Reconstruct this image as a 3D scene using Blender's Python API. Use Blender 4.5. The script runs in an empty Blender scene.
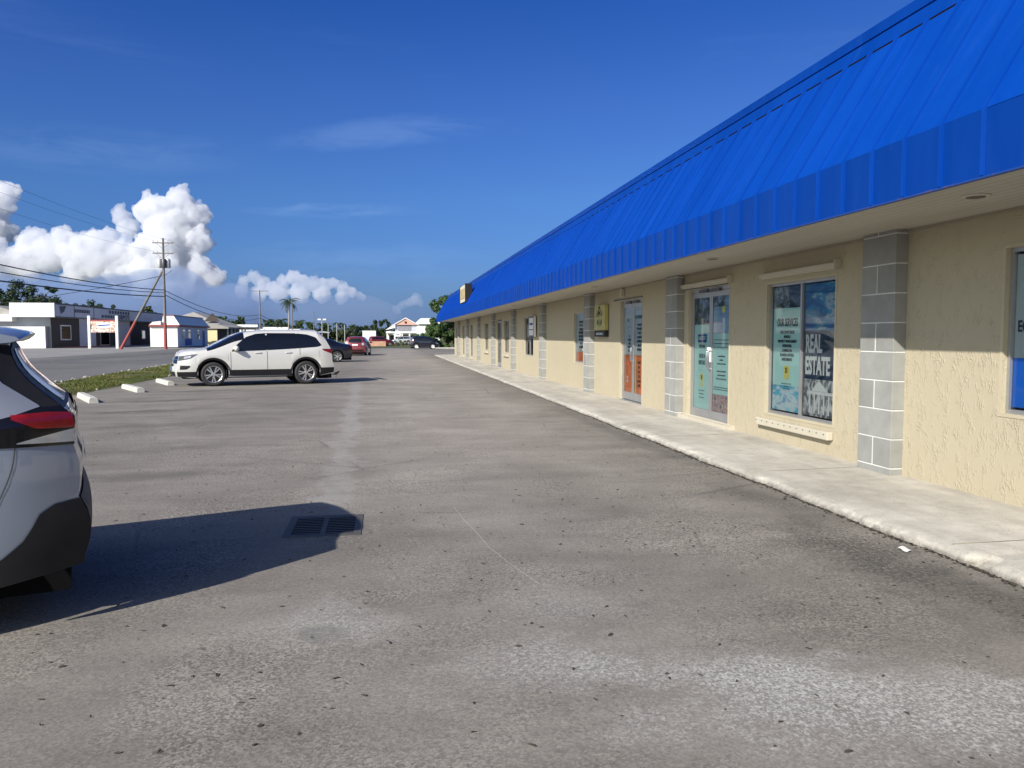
SKY_SAT, SKY_STR, EXPO = 1.0, 0.11, 0.58
SKY_TINT = [(.0, (.16, .24, .44)), (.082, (.17, .28, .54)), (.168, (.19, .33, .60)), (.28, (.165, .31, .65)), (.38, (.10, .27, .65))]
SUN_SIDE_FILL = (1.45, 1.27, 1.05)
BANK, BANK_COL, CIR_COL = 0.75, (.85, 1.45, 2.9), (2.2, 3.4, 5.6)
import bpy, bmesh, math, random
from mathutils import Vector, Matrix
R = math.radians
S = bpy.context.scene
COL = S.collection
random.seed(7)

# ------------------------------------------------------------------ tagging
def tag(o, label=None, cat=None, group=None, kind=None):
    for k, v in (('label', label), ('category', cat), ('group', group), ('kind', kind)):
        if v: o[k] = v
    return o

def thing(name, label, cat, loc=(0, 0, 0), rz=0.0, group=None, kind=None):
    o = bpy.data.objects.new(name, None)
    COL.objects.link(o)
    o.location = loc
    o.rotation_euler = (0, 0, rz)
    o.empty_display_size = 0.3
    return tag(o, label, cat, group, kind)

def link_mesh(name, me, mat, parent=None, smooth=None):
    o = bpy.data.objects.new(name, me)
    COL.objects.link(o)
    if mat is not None:
        me.materials.clear()
        me.materials.append(mat)
    if parent is not None:
        o.parent = parent
    if smooth is not None:
        me.polygons.foreach_set('use_smooth', [True] * len(me.polygons))
        if smooth < 180:
            me.set_sharp_from_angle(angle=R(smooth))
    return o

def copy_tree(o, parent=None):
    c = o.copy()
    COL.objects.link(c)
    if parent is not None: c.parent = parent
    for ch in list(o.children):
        copy_tree(ch, c)
    return c

# ------------------------------------------------------------------ mesh builder
class MB:
    def __init__(s):
        s.v = []; s.f = []
    def add(s, vs, fs):
        b = len(s.v); s.v += [tuple(x) for x in vs]
        s.f += [tuple(b + i for i in q) for q in fs]
        return s
    def box(s, x0, x1, y0, y1, z0, z1):
        return s.add([(x0,y0,z0),(x1,y0,z0),(x1,y1,z0),(x0,y1,z0),(x0,y0,z1),(x1,y0,z1),(x1,y1,z1),(x0,y1,z1)],
                     [(3,2,1,0),(4,5,6,7),(0,1,5,4),(1,2,6,5),(2,3,7,6),(3,0,4,7)])
    def bbox(s, x0, x1, y0, y1, z0, z1, b):
        """box with chamfered edges"""
        bm = bmesh.new()
        bmesh.ops.create_cube(bm, size=1, matrix=Matrix.LocRotScale(((x0+x1)/2,(y0+y1)/2,(z0+z1)/2), None, (x1-x0,y1-y0,z1-z0)))
        bmesh.ops.bevel(bm, geom=list(bm.edges), offset=b, segments=2, affect='EDGES', profile=0.5)
        return s.bm(bm)
    def bm(s, bm, M=None):
        bm.verts.index_update()
        s.add([(M @ v.co if M else v.co) for v in bm.verts], [[v.index for v in f.verts] for f in bm.faces])
        bm.free()
        return s
    def quad(s, a, b, c, d):
        return s.add([a, b, c, d], [(0, 1, 2, 3)])
    def tube(s, pts, r, n=8, cap=True):
        pts = [Vector(p) for p in pts]
        rs = r if isinstance(r, (list, tuple)) else [r] * len(pts)
        b0 = len(s.v); up0 = None
        for i, p in enumerate(pts):
            t = (pts[min(i+1, len(pts)-1)] - pts[max(i-1, 0)]).normalized()
            if up0 is None:
                up0 = t.orthogonal().normalized()
            u = (up0 - t * up0.dot(t)).normalized(); up0 = u
            w = t.cross(u)
            for k in range(n):
                a = 2 * math.pi * k / n
                s.v.append(tuple(p + (u * math.cos(a) + w * math.sin(a)) * rs[i]))
        for i in range(len(pts) - 1):
            for k in range(n):
                a = b0 + i*n + k; b = b0 + i*n + (k+1) % n
                s.f.append((a, b, b + n, a + n))
        if cap:
            s.f.append(tuple(b0 + k for k in reversed(range(n))))
            s.f.append(tuple(b0 + (len(pts)-1)*n + k for k in range(n)))
        return s
    def lathe(s, prof, n=24, axis='z', c=(0, 0, 0), close=False):
        """prof: (radius, height)"""
        b0 = len(s.v); c = Vector(c)
        for (r, h) in prof:
            for k in range(n):
                a = 2*math.pi*k/n
                p = (r*math.cos(a), r*math.sin(a), h)
                if axis == 'y': p = (p[0], h, p[1])
                if axis == 'x': p = (h, p[0], p[1])
                s.v.append(tuple(c + Vector(p)))
        m = len(prof)
        for i in range(m if close else m - 1):
            j = (i + 1) % m
            for k in range(n):
                s.f.append((b0+i*n+k, b0+i*n+(k+1) % n, b0+j*n+(k+1) % n, b0+j*n+k))
        if not close:
            s.f.append(tuple(b0+k for k in reversed(range(n))))
            s.f.append(tuple(b0+(m-1)*n+k for k in range(n)))
        return s
    def prism(s, poly, y0, y1):
        """polygon in (x,z) extruded along y"""
        n = len(poly)
        vs = [(x, y0, z) for x, z in poly] + [(x, y1, z) for x, z in poly]
        fs = [tuple(range(n)), tuple(range(2*n-1, n-1, -1))]
        for i in range(n):
            j = (i+1) % n
            fs.append((j, i, i+n, j+n))
        return s.add(vs, fs)
    def build(s, name, mat, parent=None, smooth=None, recalc=True):
        me = bpy.data.meshes.new(name)
        me.from_pydata(s.v, [], s.f)
        if recalc:
            bm = bmesh.new(); bm.from_mesh(me)
            bmesh.ops.recalc_face_normals(bm, faces=bm.faces)
            bm.to_mesh(me); bm.free()
        me.update()
        return link_mesh(name, me, mat, parent, smooth)

# ------------------------------------------------------------------ materials
class NT:
    def __init__(s, name):
        s.m = bpy.data.materials.new(name); s.m.use_nodes = True
        s.t = s.m.node_tree; s.n = s.t.nodes; s.l = s.t.links
        s.b = s.n['Principled BSDF']; s.out = s.n['Material Output']
        s._obj = None
    def node(s, typ, **kw):
        x = s.n.new(typ)
        for k, v in kw.items(): setattr(x, k, v)
        return x
    def put(s, inp, val):
        if hasattr(val, 'is_linked') or isinstance(val, bpy.types.NodeSocket): s.l.new(val, inp)
        else:
            if isinstance(val, (tuple, list)) and len(val) == 3 and inp.type == 'RGBA': val = (*val, 1)
            inp.default_value = val
    def obj(s):
        if s._obj is None: s._obj = s.node('ShaderNodeTexCoord').outputs['Object']
        return s._obj
    def pos(s):
        return s.node('ShaderNodeNewGeometry').outputs['Position']
    def mapping(s, scale=(1, 1, 1), loc=(0, 0, 0), rot=(0, 0, 0), vec=None):
        x = s.node('ShaderNodeMapping')
        s.l.new(vec or s.obj(), x.inputs[0])
        x.inputs['Scale'].default_value = scale; x.inputs['Location'].default_value = loc; x.inputs['Rotation'].default_value = rot
        return x.outputs[0]
    def noise(s, scale, detail=4, rough=0.55, vec=None, dist=0.0):
        x = s.node('ShaderNodeTexNoise')
        s.l.new(vec or s.obj(), x.inputs['Vector'])
        x.inputs['Scale'].default_value = scale; x.inputs['Detail'].default_value = detail
        x.inputs['Roughness'].default_value = rough; x.inputs['Distortion'].default_value = dist
        return x.outputs['Fac']
    def voro(s, scale, vec=None, feature='F1', out='Distance'):
        x = s.node('ShaderNodeTexVoronoi', feature=feature)
        s.l.new(vec or s.obj(), x.inputs['Vector']); x.inputs['Scale'].default_value = scale
        return x.outputs[out]
    def math(s, op, a, b=0.0, c=None, clamp=False):
        x = s.node('ShaderNodeMath', operation=op, use_clamp=clamp)
        s.put(x.inputs[0], a); s.put(x.inputs[1], b)
        if c is not None: s.put(x.inputs[2], c)
        return x.outputs[0]
    def ramp(s, fac, stops, interp='LINEAR'):
        x = s.node('ShaderNodeValToRGB'); x.color_ramp.interpolation = interp
        el = x.color_ramp.elements
        while len(el) < len(stops): el.new(0.5)
        for e, (p, c) in zip(el, stops):
            e.position = p
            e.color = (c, c, c, 1) if isinstance(c, (int, float)) else (*c, 1)
        s.l.new(fac, x.inputs[0])
        return x.outputs[0]
    def range(s, v, a, b, c=0.0, d=1.0):
        x = s.node('ShaderNodeMapRange'); x.clamp = True
        s.put(x.inputs[0], v)
        for i, q in enumerate((a, b, c, d)): x.inputs[i+1].default_value = q
        return x.outputs[0]
    def mix(s, fac, a, b, blend='MIX'):
        x = s.node('ShaderNodeMix', data_type='RGBA', blend_type=blend)
        s.put(x.inputs[0], fac); s.put(x.inputs[6], a); s.put(x.inputs[7], b)
        return x.outputs[2]
    def xyz(s, vec=None):
        x = s.node('ShaderNodeSeparateXYZ'); s.l.new(vec or s.obj(), x.inputs[0])
        return x.outputs
    def bump(s, h, strength=0.3, dist=0.02, normal=None):
        x = s.node('ShaderNodeBump'); x.inputs['Strength'].default_value = strength; x.inputs['Distance'].default_value = dist
        s.l.new(h, x.inputs['Height'])
        if normal is not None: s.l.new(normal, x.inputs['Normal'])
        return x.outputs[0]
    def set(s, **kw):
        names = dict(col='Base Color', rough='Roughness', metal='Metallic', spec='Specular IOR Level', normal='Normal',
                     coat='Coat Weight', coatr='Coat Roughness', trans='Transmission Weight', alpha='Alpha')
        for k, v in kw.items(): s.put(s.b.inputs[names[k]], v)
        return s

def simple(name, col, rough=0.6, metal=0.0, var=0.12, vscale=3.0, coat=0.0, bump=0.0, spec=0.5, bscale=60):
    t = NT(name)
    n = t.noise(vscale, 5, 0.6)
    f = t.range(n, 0.3, 0.7, 1 - var, 1 + var)
    c = t.mix(1.0, col, f, 'MULTIPLY')
    t.set(col=c, rough=t.range(t.noise(vscale*2.3, 3), 0.3, 0.7, max(0.02, rough-0.06), min(1, rough+0.06)), metal=metal, spec=spec, coat=coat, coatr=0.04)
    if bump: t.set(normal=t.bump(t.noise(bscale, 4), bump, 0.01))
    return t.m

M = {}
M['white_paint'] = simple('white_paint', (0.72, 0.72, 0.70), 0.55, var=0.05, vscale=1.2)
M['trim_cream'] = simple('cream_trim', (0.47, 0.435, 0.35), 0.6, var=0.05, bump=0.1)
M['alu'] = simple('brushed_aluminium', (0.40, 0.41, 0.42), 0.42, 0.7, var=0.06)
M['alu_dark'] = simple('dark_metal', (0.10, 0.10, 0.105), 0.45, 0.5)
M['rubber'] = simple('tyre_rubber', (0.022, 0.022, 0.023), 0.8, var=0.15, vscale=9)
M['black_plastic'] = simple('black_plastic', (0.011, 0.011, 0.013), 0.55, var=0.1, vscale=6, spec=0.3)
M['gloss_black'] = simple('gloss_black', (0.008, 0.008, 0.01), 0.08, var=0.05)
M['dark_void'] = simple('dark_interior', (0.006, 0.006, 0.007), 0.9, spec=0.05)  # near-black standing for shade in hollows, rooms and under cars
M['rim'] = simple('alloy', (0.62, 0.62, 0.64), 0.28, 0.85, var=0.05)
M['rim_dark'] = simple('alloy_dark', (0.05, 0.05, 0.052), 0.4, 0.5)
M['car_glass'] = simple('car_glass', (0.006, 0.007, 0.009), 0.03, var=0.02, coat=0.6)
M['quarter_glass_sheen'] = simple('car_glass_sky_sheen', (0.26, 0.28, 0.33), 0.10, 0.35, var=0.03, coat=0.5)  # pale silver paints a sky reflection into what is dark glass
M['red_lens'] = simple('red_lens', (0.20, 0.008, 0.009), 0.14, var=0.2, vscale=14, coat=0.4)
M['dark_red_lens'] = simple('dark_red_lens', (0.07, 0.004, 0.006), 0.1, var=0.05, coat=0.8)
M['head_lens'] = simple('head_lens', (0.12, 0.125, 0.135), 0.10, 0.4, var=0.4, vscale=12, coat=0.8)
M['clear_lens'] = simple('clear_lens', (0.38, 0.39, 0.41), 0.12, 0.3, var=0.1, vscale=16, coat=0.8)
M['plate'] = simple('plate', (0.7, 0.7, 0.68), 0.5, var=0.03)
M['plate_blue'] = simple('plate_blue', (0.05, 0.20, 0.50), 0.45, var=0.05)
M['chrome'] = simple('chrome', (0.7, 0.7, 0.72), 0.12, 1.0, var=0.03)
M['wood_pole'] = simple('weathered_pole', (0.155, 0.145, 0.135), 0.85, var=0.2, vscale=2)
M['red_paint'] = simple('faded_red_paint', (0.27, 0.055, 0.05), 0.7, var=0.2, vscale=2.5)
M['galv'] = simple('galvanised', (0.45, 0.46, 0.47), 0.45, 0.4)
M['wire'] = simple('black_cable', (0.012, 0.012, 0.014), 0.6)

def car_paint(name, col, metal=0.0, rough=0.28):
    t = NT(name)
    dirt = t.range(t.xyz()[2], 0.15, 0.7, 0.16, 0.0)
    n = t.math('MULTIPLY', dirt, t.range(t.noise(5, 5), 0.35, 0.7))
    t.set(col=t.mix(n, col, (0.22, 0.20, 0.17)), metal=metal, rough=rough, coat=0.9, coatr=0.03)
    return t.m
M['paint_white'] = car_paint('pearl_white_paint', (0.53, 0.525, 0.50), 0.0, 0.3)
M['paint_silver'] = car_paint('silver_paint', (0.235, 0.27, 0.345), 0.45, 0.40)
M['paint_navy'] = car_paint('near_black_navy_paint', (0.008, 0.010, 0.022), 0.2, 0.25)
M['paint_red'] = car_paint('dark_red_paint', (0.16, 0.014, 0.020), 0.3, 0.3)
M['paint_black'] = car_paint('blue_black_paint', (0.010, 0.011, 0.022), 0.2, 0.22)
M['paint_grey'] = car_paint('pale_grey_paint', (0.42, 0.44, 0.46), 0.5, 0.3)

def glass_mat():
    t = NT('window_glass')
    fr = t.node('ShaderNodeFresnel'); fr.inputs['IOR'].default_value = 1.5
    tr = t.node('ShaderNodeBsdfTransparent'); tr.inputs[0].default_value = (0.86, 0.90, 0.89, 1)
    gl = t.node('ShaderNodeBsdfGlossy'); gl.inputs['Roughness'].default_value = 0.02
    mx = t.node('ShaderNodeMixShader')
    t.l.new(t.math('MULTIPLY', fr.outputs[0], 0.8, clamp=True), mx.inputs[0])
    t.l.new(tr.outputs[0], mx.inputs[1]); t.l.new(gl.outputs[0], mx.inputs[2])
    t.l.new(mx.outputs[0], t.out.inputs['Surface'])
    return t.m
M['glass'] = glass_mat()

# ------------------------------------------------------------------ lettering (mesh text facing -X, reading towards -Y)
FACE_W = Matrix(((0, 0, -1), (-1, 0, 0), (0, 1, 0)))      # columns: x'->-Y, y'->Z, z'->-X
def text_mesh(body, size, bold=0.0, align='CENTER', extrude=0.0015, xs=1.0):
    cu = bpy.data.curves.new('lettering', 'FONT')
    cu.body = body; cu.size = size; cu.align_x = align; cu.align_y = 'CENTER'
    cu.offset = bold; cu.extrude = extrude; cu.resolution_u = 3; cu.space_line = 1.0
    o = bpy.data.objects.new('tmp', cu); COL.objects.link(o)
    dg = bpy.context.evaluated_depsgraph_get(); dg.update()
    me = bpy.data.meshes.new_from_object(o.evaluated_get(dg))
    bpy.data.objects.remove(o)
    if xs != 1.0: me.transform(Matrix.Diagonal((xs, 1, 1, 1)))
    return me
def wall_text(body, size, x, y, z, mat, parent, bold=0.0, xs=1.0, align='CENTER', name='lettering'):
    me = text_mesh(body, size, bold, align, xs=xs)
    me.transform(Matrix.Translation((x, y, z)) @ FACE_W.to_4x4())
    return link_mesh(name, me, mat, parent)
def front_text(body, size, x, y, z, mat, parent, bold=0.0, xs=1.0):
    """lettering facing -Y, reading towards +X"""
    me = text_mesh(body, size, bold, xs=xs)
    me.transform(Matrix.Translation((x, y, z)) @ Matrix.Rotation(R(90), 4, 'X'))
    return link_mesh('lettering', me, mat, parent)

def flat(name, col, rough=0.6): return simple(name, col, rough, var=0.04)
M['ink'] = flat('dark_ink', (0.03, 0.045, 0.06))
M['ink_teal'] = flat('teal_ink', (0.05, 0.14, 0.17))
M['ink_white'] = flat('white_vinyl', (0.78, 0.78, 0.76))
M['ink_blue'] = flat('blue_vinyl', (0.02, 0.08, 0.32))
M['vinyl_blue'] = flat('bright_blue_vinyl', (0.004, 0.19, 0.82))
M['vinyl_yellow'] = flat('yellow_vinyl', (0.78, 0.68, 0.20))
M['vinyl_teal'] = flat('pale_teal_vinyl', (0.52, 0.77, 0.73))
M['vinyl_grey'] = flat('pale_grey_vinyl', (0.50, 0.55, 0.56))
M['vinyl_orange'] = simple('orange_vinyl', (0.80, 0.20, 0.05), 0.5, var=0.35, vscale=5)
M['ink_red'] = flat('red_vinyl', (0.5, 0.05, 0.06))
M['ink_black'] = flat('black_vinyl', (0.012, 0.012, 0.013))

def picture(name, stops, scale=3.0, stretch=(1, 1, 3), dist=1.5, detail=6):
    t = NT(name)
    v = t.mapping(scale=stretch)
    n = t.noise(scale, detail, 0.6, v, dist)
    t.set(col=t.ramp(n, stops), rough=0.35)
    return t.m
M['pic_sea'] = picture('print_of_sea', [(0.34, (0.01, 0.05, 0.22)), (0.46, (0.01, 0.13, 0.36)), (0.54, (0.03, 0.28, 0.46)), (0.60, (0.45, 0.50, 0.52)), (0.68, (0.03, 0.18, 0.42))], 1.6, (1, 0.8, 2.6), 1.2)
M['pic_beach'] = picture('print_of_beach', [(0.34, (0.03, 0.30, 0.55)), (0.46, (0.12, 0.50, 0.66)), (0.54, (0.70, 0.76, 0.76)), (0.66, (0.05, 0.28, 0.55))], 2.2, (1, 0.8, 2.5), 0.8)
M['pic_palms'] = picture('print_of_trees', [(0.36, (0.02, 0.03, 0.03)), (0.48, (0.10, 0.13, 0.13)), (0.56, (0.22, 0.28, 0.36)), (0.7, (0.42, 0.50, 0.58))], 9, (1, 1, 1), 0.5)
M['pic_house'] = picture('print_of_house', [(0.35, (0.05, 0.06, 0.08)), (0.47, (0.25, 0.26, 0.28)), (0.55, (0.60, 0.60, 0.60)), (0.7, (0.75, 0.75, 0.75))], 10, (1, 1.6, 1), 0.2)
M['pic_dusk'] = picture('print_of_rocks', [(0.36, (0.01, 0.02, 0.05)), (0.5, (0.03, 0.06, 0.11)), (0.6, (0.10, 0.13, 0.18)), (0.72, (0.30, 0.33, 0.38))], 3, (1, 0.8, 2), 1.0)
M['pic_flowers'] = picture('print_of_crowd', [(0.36, (0.03, 0.03, 0.04)), (0.46, (0.55, 0.55, 0.55)), (0.54, (0.40, 0.10, 0.12)), (0.64, (0.75, 0.72, 0.70))], 14, (1, 1, 1), 0.3)
M['pic_sky'] = picture('print_of_sky', [(0.3, (0.16, 0.30, 0.55)), (0.5, (0.36, 0.52, 0.66)), (0.7, (0.60, 0.66, 0.68))], 1.2, (1, 1, 1.6), 0.6)
M['pic_banner'] = picture('print_of_goods', [(0.34, (0.04, 0.03, 0.03)), (0.44, (0.40, 0.12, 0.08)), (0.52, (0.55, 0.48, 0.40)), (0.6, (0.70, 0.68, 0.64)), (0.7, (0.30, 0.22, 0.14))], 4.5, (1, 1, 1), 0.4)


# ================================================================== SETTING
def sheet(name, poly, z, mat, kind='structure', cat=None):
    me = bpy.data.meshes.new(name)
    me.from_pydata([(x, y, z) for x, y in poly], [], [tuple(range(len(poly)))])
    o = link_mesh(name, me, mat)
    if me.polygons[0].normal.z < 0: me.flip_normals()
    return tag(o, kind=kind, cat=cat)

def ellipse(t, P, x, y, rx, ry, rot=0.0, soft=0.6, wob=None):
    """soft-edged stain: 1 inside, 0 outside, its rim broken up by noise"""
    v = t.mapping(scale=(1, 1, 1), loc=(-x, -y, 0), vec=P)
    v = t.mapping(rot=(0, 0, -rot), vec=v)
    v = t.mapping(scale=(1/rx, 1/ry, 0), vec=v)
    l = t.node('ShaderNodeVectorMath', operation='LENGTH'); t.l.new(v, l.inputs[0])
    d = l.outputs['Value']
    if wob is not None: d = t.math('ADD', d, wob)
    return t.range(d, 1.0, 1.0 - soft, 0.0, 1.0)

def asphalt_material():
    t = NT('old_asphalt')
    P = t.obj()
    big = t.noise(0.16, 5, 0.6, dist=0.6)
    med = t.noise(0.9, 6, 0.62, dist=0.4)
    streak = t.noise(1.0, 5, 0.6, t.mapping(scale=(0.5, 2.4, 1), rot=(0, 0, R(8))))
    fine = t.noise(38, 3, 0.7)
    agg = t.voro(95, out='Color')
    aggv = t.node('ShaderNodeSeparateColor'); t.l.new(agg, aggv.inputs[0])
    grit = t.noise(150, 2, 0.6)
    col = t.ramp(med, [(0.28, (0.160, 0.146, 0.127)), (0.5, (0.197, 0.181, 0.158)), (0.72, (0.232, 0.213, 0.186))])
    col = t.mix(1.0, col, t.range(big, 0.3, 0.7, 0.82, 1.15), 'MULTIPLY')
    col = t.mix(1.0, col, t.range(streak, 0.32, 0.68, 0.90, 1.08), 'MULTIPLY')
    # exposed aggregate patches: strong salt-and-pepper where the binder has worn off
    worn = t.range(t.noise(0.55, 5, 0.65, dist=0.8), 0.46, 0.60)
    salt = t.range(aggv.outputs[0], 0.0, 1.0, 0.52, 1.62)
    col = t.mix(t.math('MULTIPLY_ADD', worn, 0.62, 0.28), col, t.mix(1.0, col, salt, 'MULTIPLY'))
    col = t.mix(1.0, col, t.range(fine, 0.3, 0.7, 0.86, 1.12), 'MULTIPLY')
    pits = t.range(t.noise(16, 3, 0.65), 0.66, 0.74)
    col = t.mix(t.math('MULTIPLY', pits, 0.45), col, (0.06, 0.056, 0.052))
    wob = t.math('MULTIPLY', t.math('SUBTRACT', t.noise(1.7, 5, 0.65), 0.5), 2.2)
    gran = t.range(t.noise(34, 4, 0.75), 0.40, 0.58, 0.25, 1.25)
    def stain(x, y, rx, ry, rot, amt, c, soft=0.6, grain=False):
        nonlocal col
        e = ellipse(t, P, x, y, rx, ry, R(rot), soft, wob)
        if grain: e = t.math('MULTIPLY', e, gran, clamp=True)
        col = t.mix(t.math('MULTIPLY', e, amt), col, c)
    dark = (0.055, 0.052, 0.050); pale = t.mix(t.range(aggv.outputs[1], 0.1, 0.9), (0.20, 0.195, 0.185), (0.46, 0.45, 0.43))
    # pale concrete trench running up to the drain
    xyz = t.xyz(P)
    cx = t.math('MULTIPLY_ADD', xyz[1], -0.0245, -0.29)
    dx = t.math('ABSOLUTE', t.math('SUBTRACT', xyz[0], cx))
    w = t.math('MULTIPLY_ADD', t.math('SUBTRACT', t.noise(1.6, 6, 0.75), 0.5), 0.95, 0.17)
    tr = t.range(t.math('SUBTRACT', w, dx), -0.03, 0.07)
    tr = t.math('MULTIPLY', tr, t.math('MULTIPLY', t.range(xyz[1], 6.9, 7.2), t.range(xyz[1], 33, 22)))
    col = t.mix(t.math('MULTIPLY', tr, 0.42), col, t.mix(t.range(t.noise(6, 4), 0.4, 0.6), (0.32, 0.31, 0.295), (0.25, 0.243, 0.23)))
    # worn pale aggregate in the foreground
    for a in [(0.7, 3.55, 0.75, 0.42, 5, 0.35), (1.6, 3.35, 0.7, 0.38, -10, 0.42), (2.5, 3.1, 0.6, 0.35, -15, 0.30), (-0.28, 4.25, 0.45, 0.5, 20, 0.38),
              (1.0, 4.35, 0.7, 0.4, 0, 0.22), (0.9, 6.6, 0.9, 0.6, 0, 0.12)]:
        stain(*a[:5], min(1, a[5]*1.7), pale, 0.9, True)
    stain(2.0, 2.9, 1.3, 0.62, -12, 0.85, pale, 0.7, True)
    # the driven lane is bleached paler than the bays
    lane = t.math('MULTIPLY', t.math('MULTIPLY', t.range(t.math('ADD', xyz[0], t.math('MULTIPLY', wob, .6)), -1.6, 0.4), t.range(t.math('ADD', xyz[0], t.math('MULTIPLY', wob, .3)), 3.7, 2.6)), t.range(t.math('ADD', xyz[1], wob), 6.0, 12.0))
    col = t.mix(t.math('MULTIPLY', lane, 0.75), col, t.mix(1.0, col, (1.46, 1.44, 1.42), 'MULTIPLY'))
    stain(-0.34, 4.12, 0.17, 0.2, 0, 0.5, (0.13, 0.125, 0.12), 0.25)
    # grime gathered along the gutter
    for a in [(3.35, 5.1, 0.55, 1.1, 4, 0.85), (3.45, 4.0, 0.5, 0.9, 4, 0.7), (3.55, 6.9, 0.35, 1.3, 3, 0.55), (3.66, 12, 0.22, 5, 0.6, 0.4)]:
        stain(*a[:5], a[5], (0.055, 0.052, 0.047), 0.8, True)
    # oil and dark drip stains in the bays
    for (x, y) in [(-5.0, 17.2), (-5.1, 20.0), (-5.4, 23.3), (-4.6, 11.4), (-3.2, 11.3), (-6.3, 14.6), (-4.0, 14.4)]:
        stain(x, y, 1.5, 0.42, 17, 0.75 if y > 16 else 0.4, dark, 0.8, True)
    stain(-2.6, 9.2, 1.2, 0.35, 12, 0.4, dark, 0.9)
    stain(1.6, 12.5, 1.8, 3.5, 0, 0.16, (0.30, 0.25, 0.22), 0.9)
    # long hairline cracks
    cr = t.voro(0.33, t.mapping(scale=(1, 0.6, 1), vec=t.node('ShaderNodeVectorMath', operation='ADD').outputs[0]) if False else None, 'DISTANCE_TO_EDGE')
    crm = t.math('MULTIPLY', t.range(cr, 0.0, 0.006, 1.0, 0.0), t.range(t.noise(0.4, 3), 0.5, 0.58))
    col = t.mix(t.math('MULTIPLY', crm, 0.55), col, (0.07, 0.066, 0.06))
    h = t.math('ADD', t.math('MULTIPLY', fine, 0.5), t.math('MULTIPLY', aggv.outputs[0], 0.5))
    nb = t.bump(h, 0.55, 0.006)
    nb = t.bump(med, 0.5, 0.03, nb)
    t.set(col=col, rough=0.9, spec=0.25, normal=nb)
    return t.m
M['asphalt'] = asphalt_material()

def road_material():
    t = NT('road_asphalt')
    P = t.obj()
    n = t.noise(0.35, 6, 0.62, t.mapping(scale=(1.0, 0.22, 1)))
    col = t.ramp(n, [(0.3, (0.115, 0.113, 0.110)), (0.7, (0.165, 0.161, 0.154))])
    wob = t.math('MULTIPLY', t.math('SUBTRACT', t.noise(0.8, 5), 0.5), 1.0)
    for a in [(-16, 49.2, 7, 0.5, 4, 0.6), (-17, 41, 6, 0.6, 3, 0.3), (-19, 62, 8, 0.9, 2, 0.3)]:
        col = t.mix(t.math('MULTIPLY', ellipse(t, P, a[0], a[1], a[2], a[3], R(a[4]), 0.7, wob), a[5]), col, (0.045, 0.045, 0.045))
    t.set(col=t.mix(1.0, col, t.range(t.noise(22, 3), 0.3, 0.7, 0.88, 1.1), 'MULTIPLY'), rough=0.9, spec=0.25)
    return t.m
M['road'] = road_material()
M['forecourt'] = simple('forecourt_concrete', (0.22, 0.215, 0.205), 0.9, var=0.2, vscale=0.3)

def earth_material():
    t = NT('far_ground')
    n = t.noise(0.05, 6, 0.6)
    t.set(col=t.ramp(n, [(0.35, (0.05, 0.075, 0.025)), (0.5, (0.085, 0.10, 0.04)), (0.65, (0.16, 0.145, 0.10))]), rough=0.95, spec=0.1)
    return t.m
M['earth'] = earth_material()

def concrete_material():
    t = NT('pavement_concrete')
    n = t.noise(0.8, 6, 0.62, dist=0.5); m = t.noise(4.5, 5, 0.65)
    col = t.ramp(n, [(0.28, (0.37, 0.35, 0.305)), (0.5, (0.455, 0.43, 0.377)), (0.7, (0.51, 0.485, 0.43))])
    col = t.mix(1.0, col, t.range(m, 0.3, 0.7, 0.85, 1.1), 'MULTIPLY')
    col = t.mix(1.0, col, t.range(t.noise(0.5, 4, 0.6, t.mapping(scale=(5, 0.7, 1))), 0.35, 0.65, 0.86, 1.08), 'MULTIPLY')
    col = t.mix(1.0, col, t.range(t.noise(75, 3, 0.7), 0.3, 0.7, 0.86, 1.10), 'MULTIPLY')
    spots = t.range(t.noise(20, 3, 0.6), 0.62, 0.70)
    col = t.mix(t.math('MULTIPLY', spots, 0.3), col, (0.15, 0.13, 0.11))
    x = t.xyz()
    # worn dirty lip along the kerb edge and its face
    lip = t.math('MULTIPLY', t.range(x[0], 3.95, 3.82), t.range(t.noise(11, 6, 0.75), 0.47, 0.60))
    col = t.mix(t.math('MULTIPLY', lip, 0.75), col, (0.17, 0.16, 0.14))
    face = t.math('MULTIPLY', t.range(x[2], 0.052, 0.02), t.range(t.noise(9, 4, 0.7), 0.3, 0.6))
    col = t.mix(t.math('MULTIPLY', face, 0.8), col, (0.09, 0.082, 0.07))
    h = t.math('ADD', m, t.math('MULTIPLY', t.noise(60, 3), 0.4))
    t.set(col=col, rough=0.88, spec=0.25, normal=t.bump(h, 0.35, 0.008))
    return t.m
M['concrete'] = concrete_material()

# ---- ground sheets
def lot_edge(y): return -8.15 - 0.004 * (y - 21)
def road_edge(y): return -10.45 - 0.045 * (y - 24)
def verge_w(y): return lot_edge(y) - road_edge(y)
ground = sheet('ground', [(-3000, -600), (3000, -600), (3000, 4000), (-3000, 4000)], -0.03, M['earth'])
lot_poly = [(22, -40), (22, 96), (14, 96.5), (6, 97), (-6, 97), (lot_edge(97), 97)]
y = 96.0
while y > -40:
    lot_poly.append((lot_edge(y) + random.uniform(-0.12, 0.12), y)); y -= 0.8
lot_poly.append((lot_edge(-40), -40))
parking_lot = sheet('parking_lot', lot_poly, 0.0, M['asphalt'])
road = sheet('road', [(road_edge(-60) + .6, -60), (road_edge(240) + .6, 240), (-52, 240), (-27.5, -60)], -0.012, M['road'])
forecourt = sheet('forecourt', [(-23.5, -60), (-25.5, 240), (-60, 240), (-60, -60)], -0.006, M['forecourt'])
side_road = sheet('cross_road', [(lot_edge(97) - 1, 97.2), (60, 97.2), (60, 106), (lot_edge(106) - 1, 106)], -0.008, M['road'])

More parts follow.
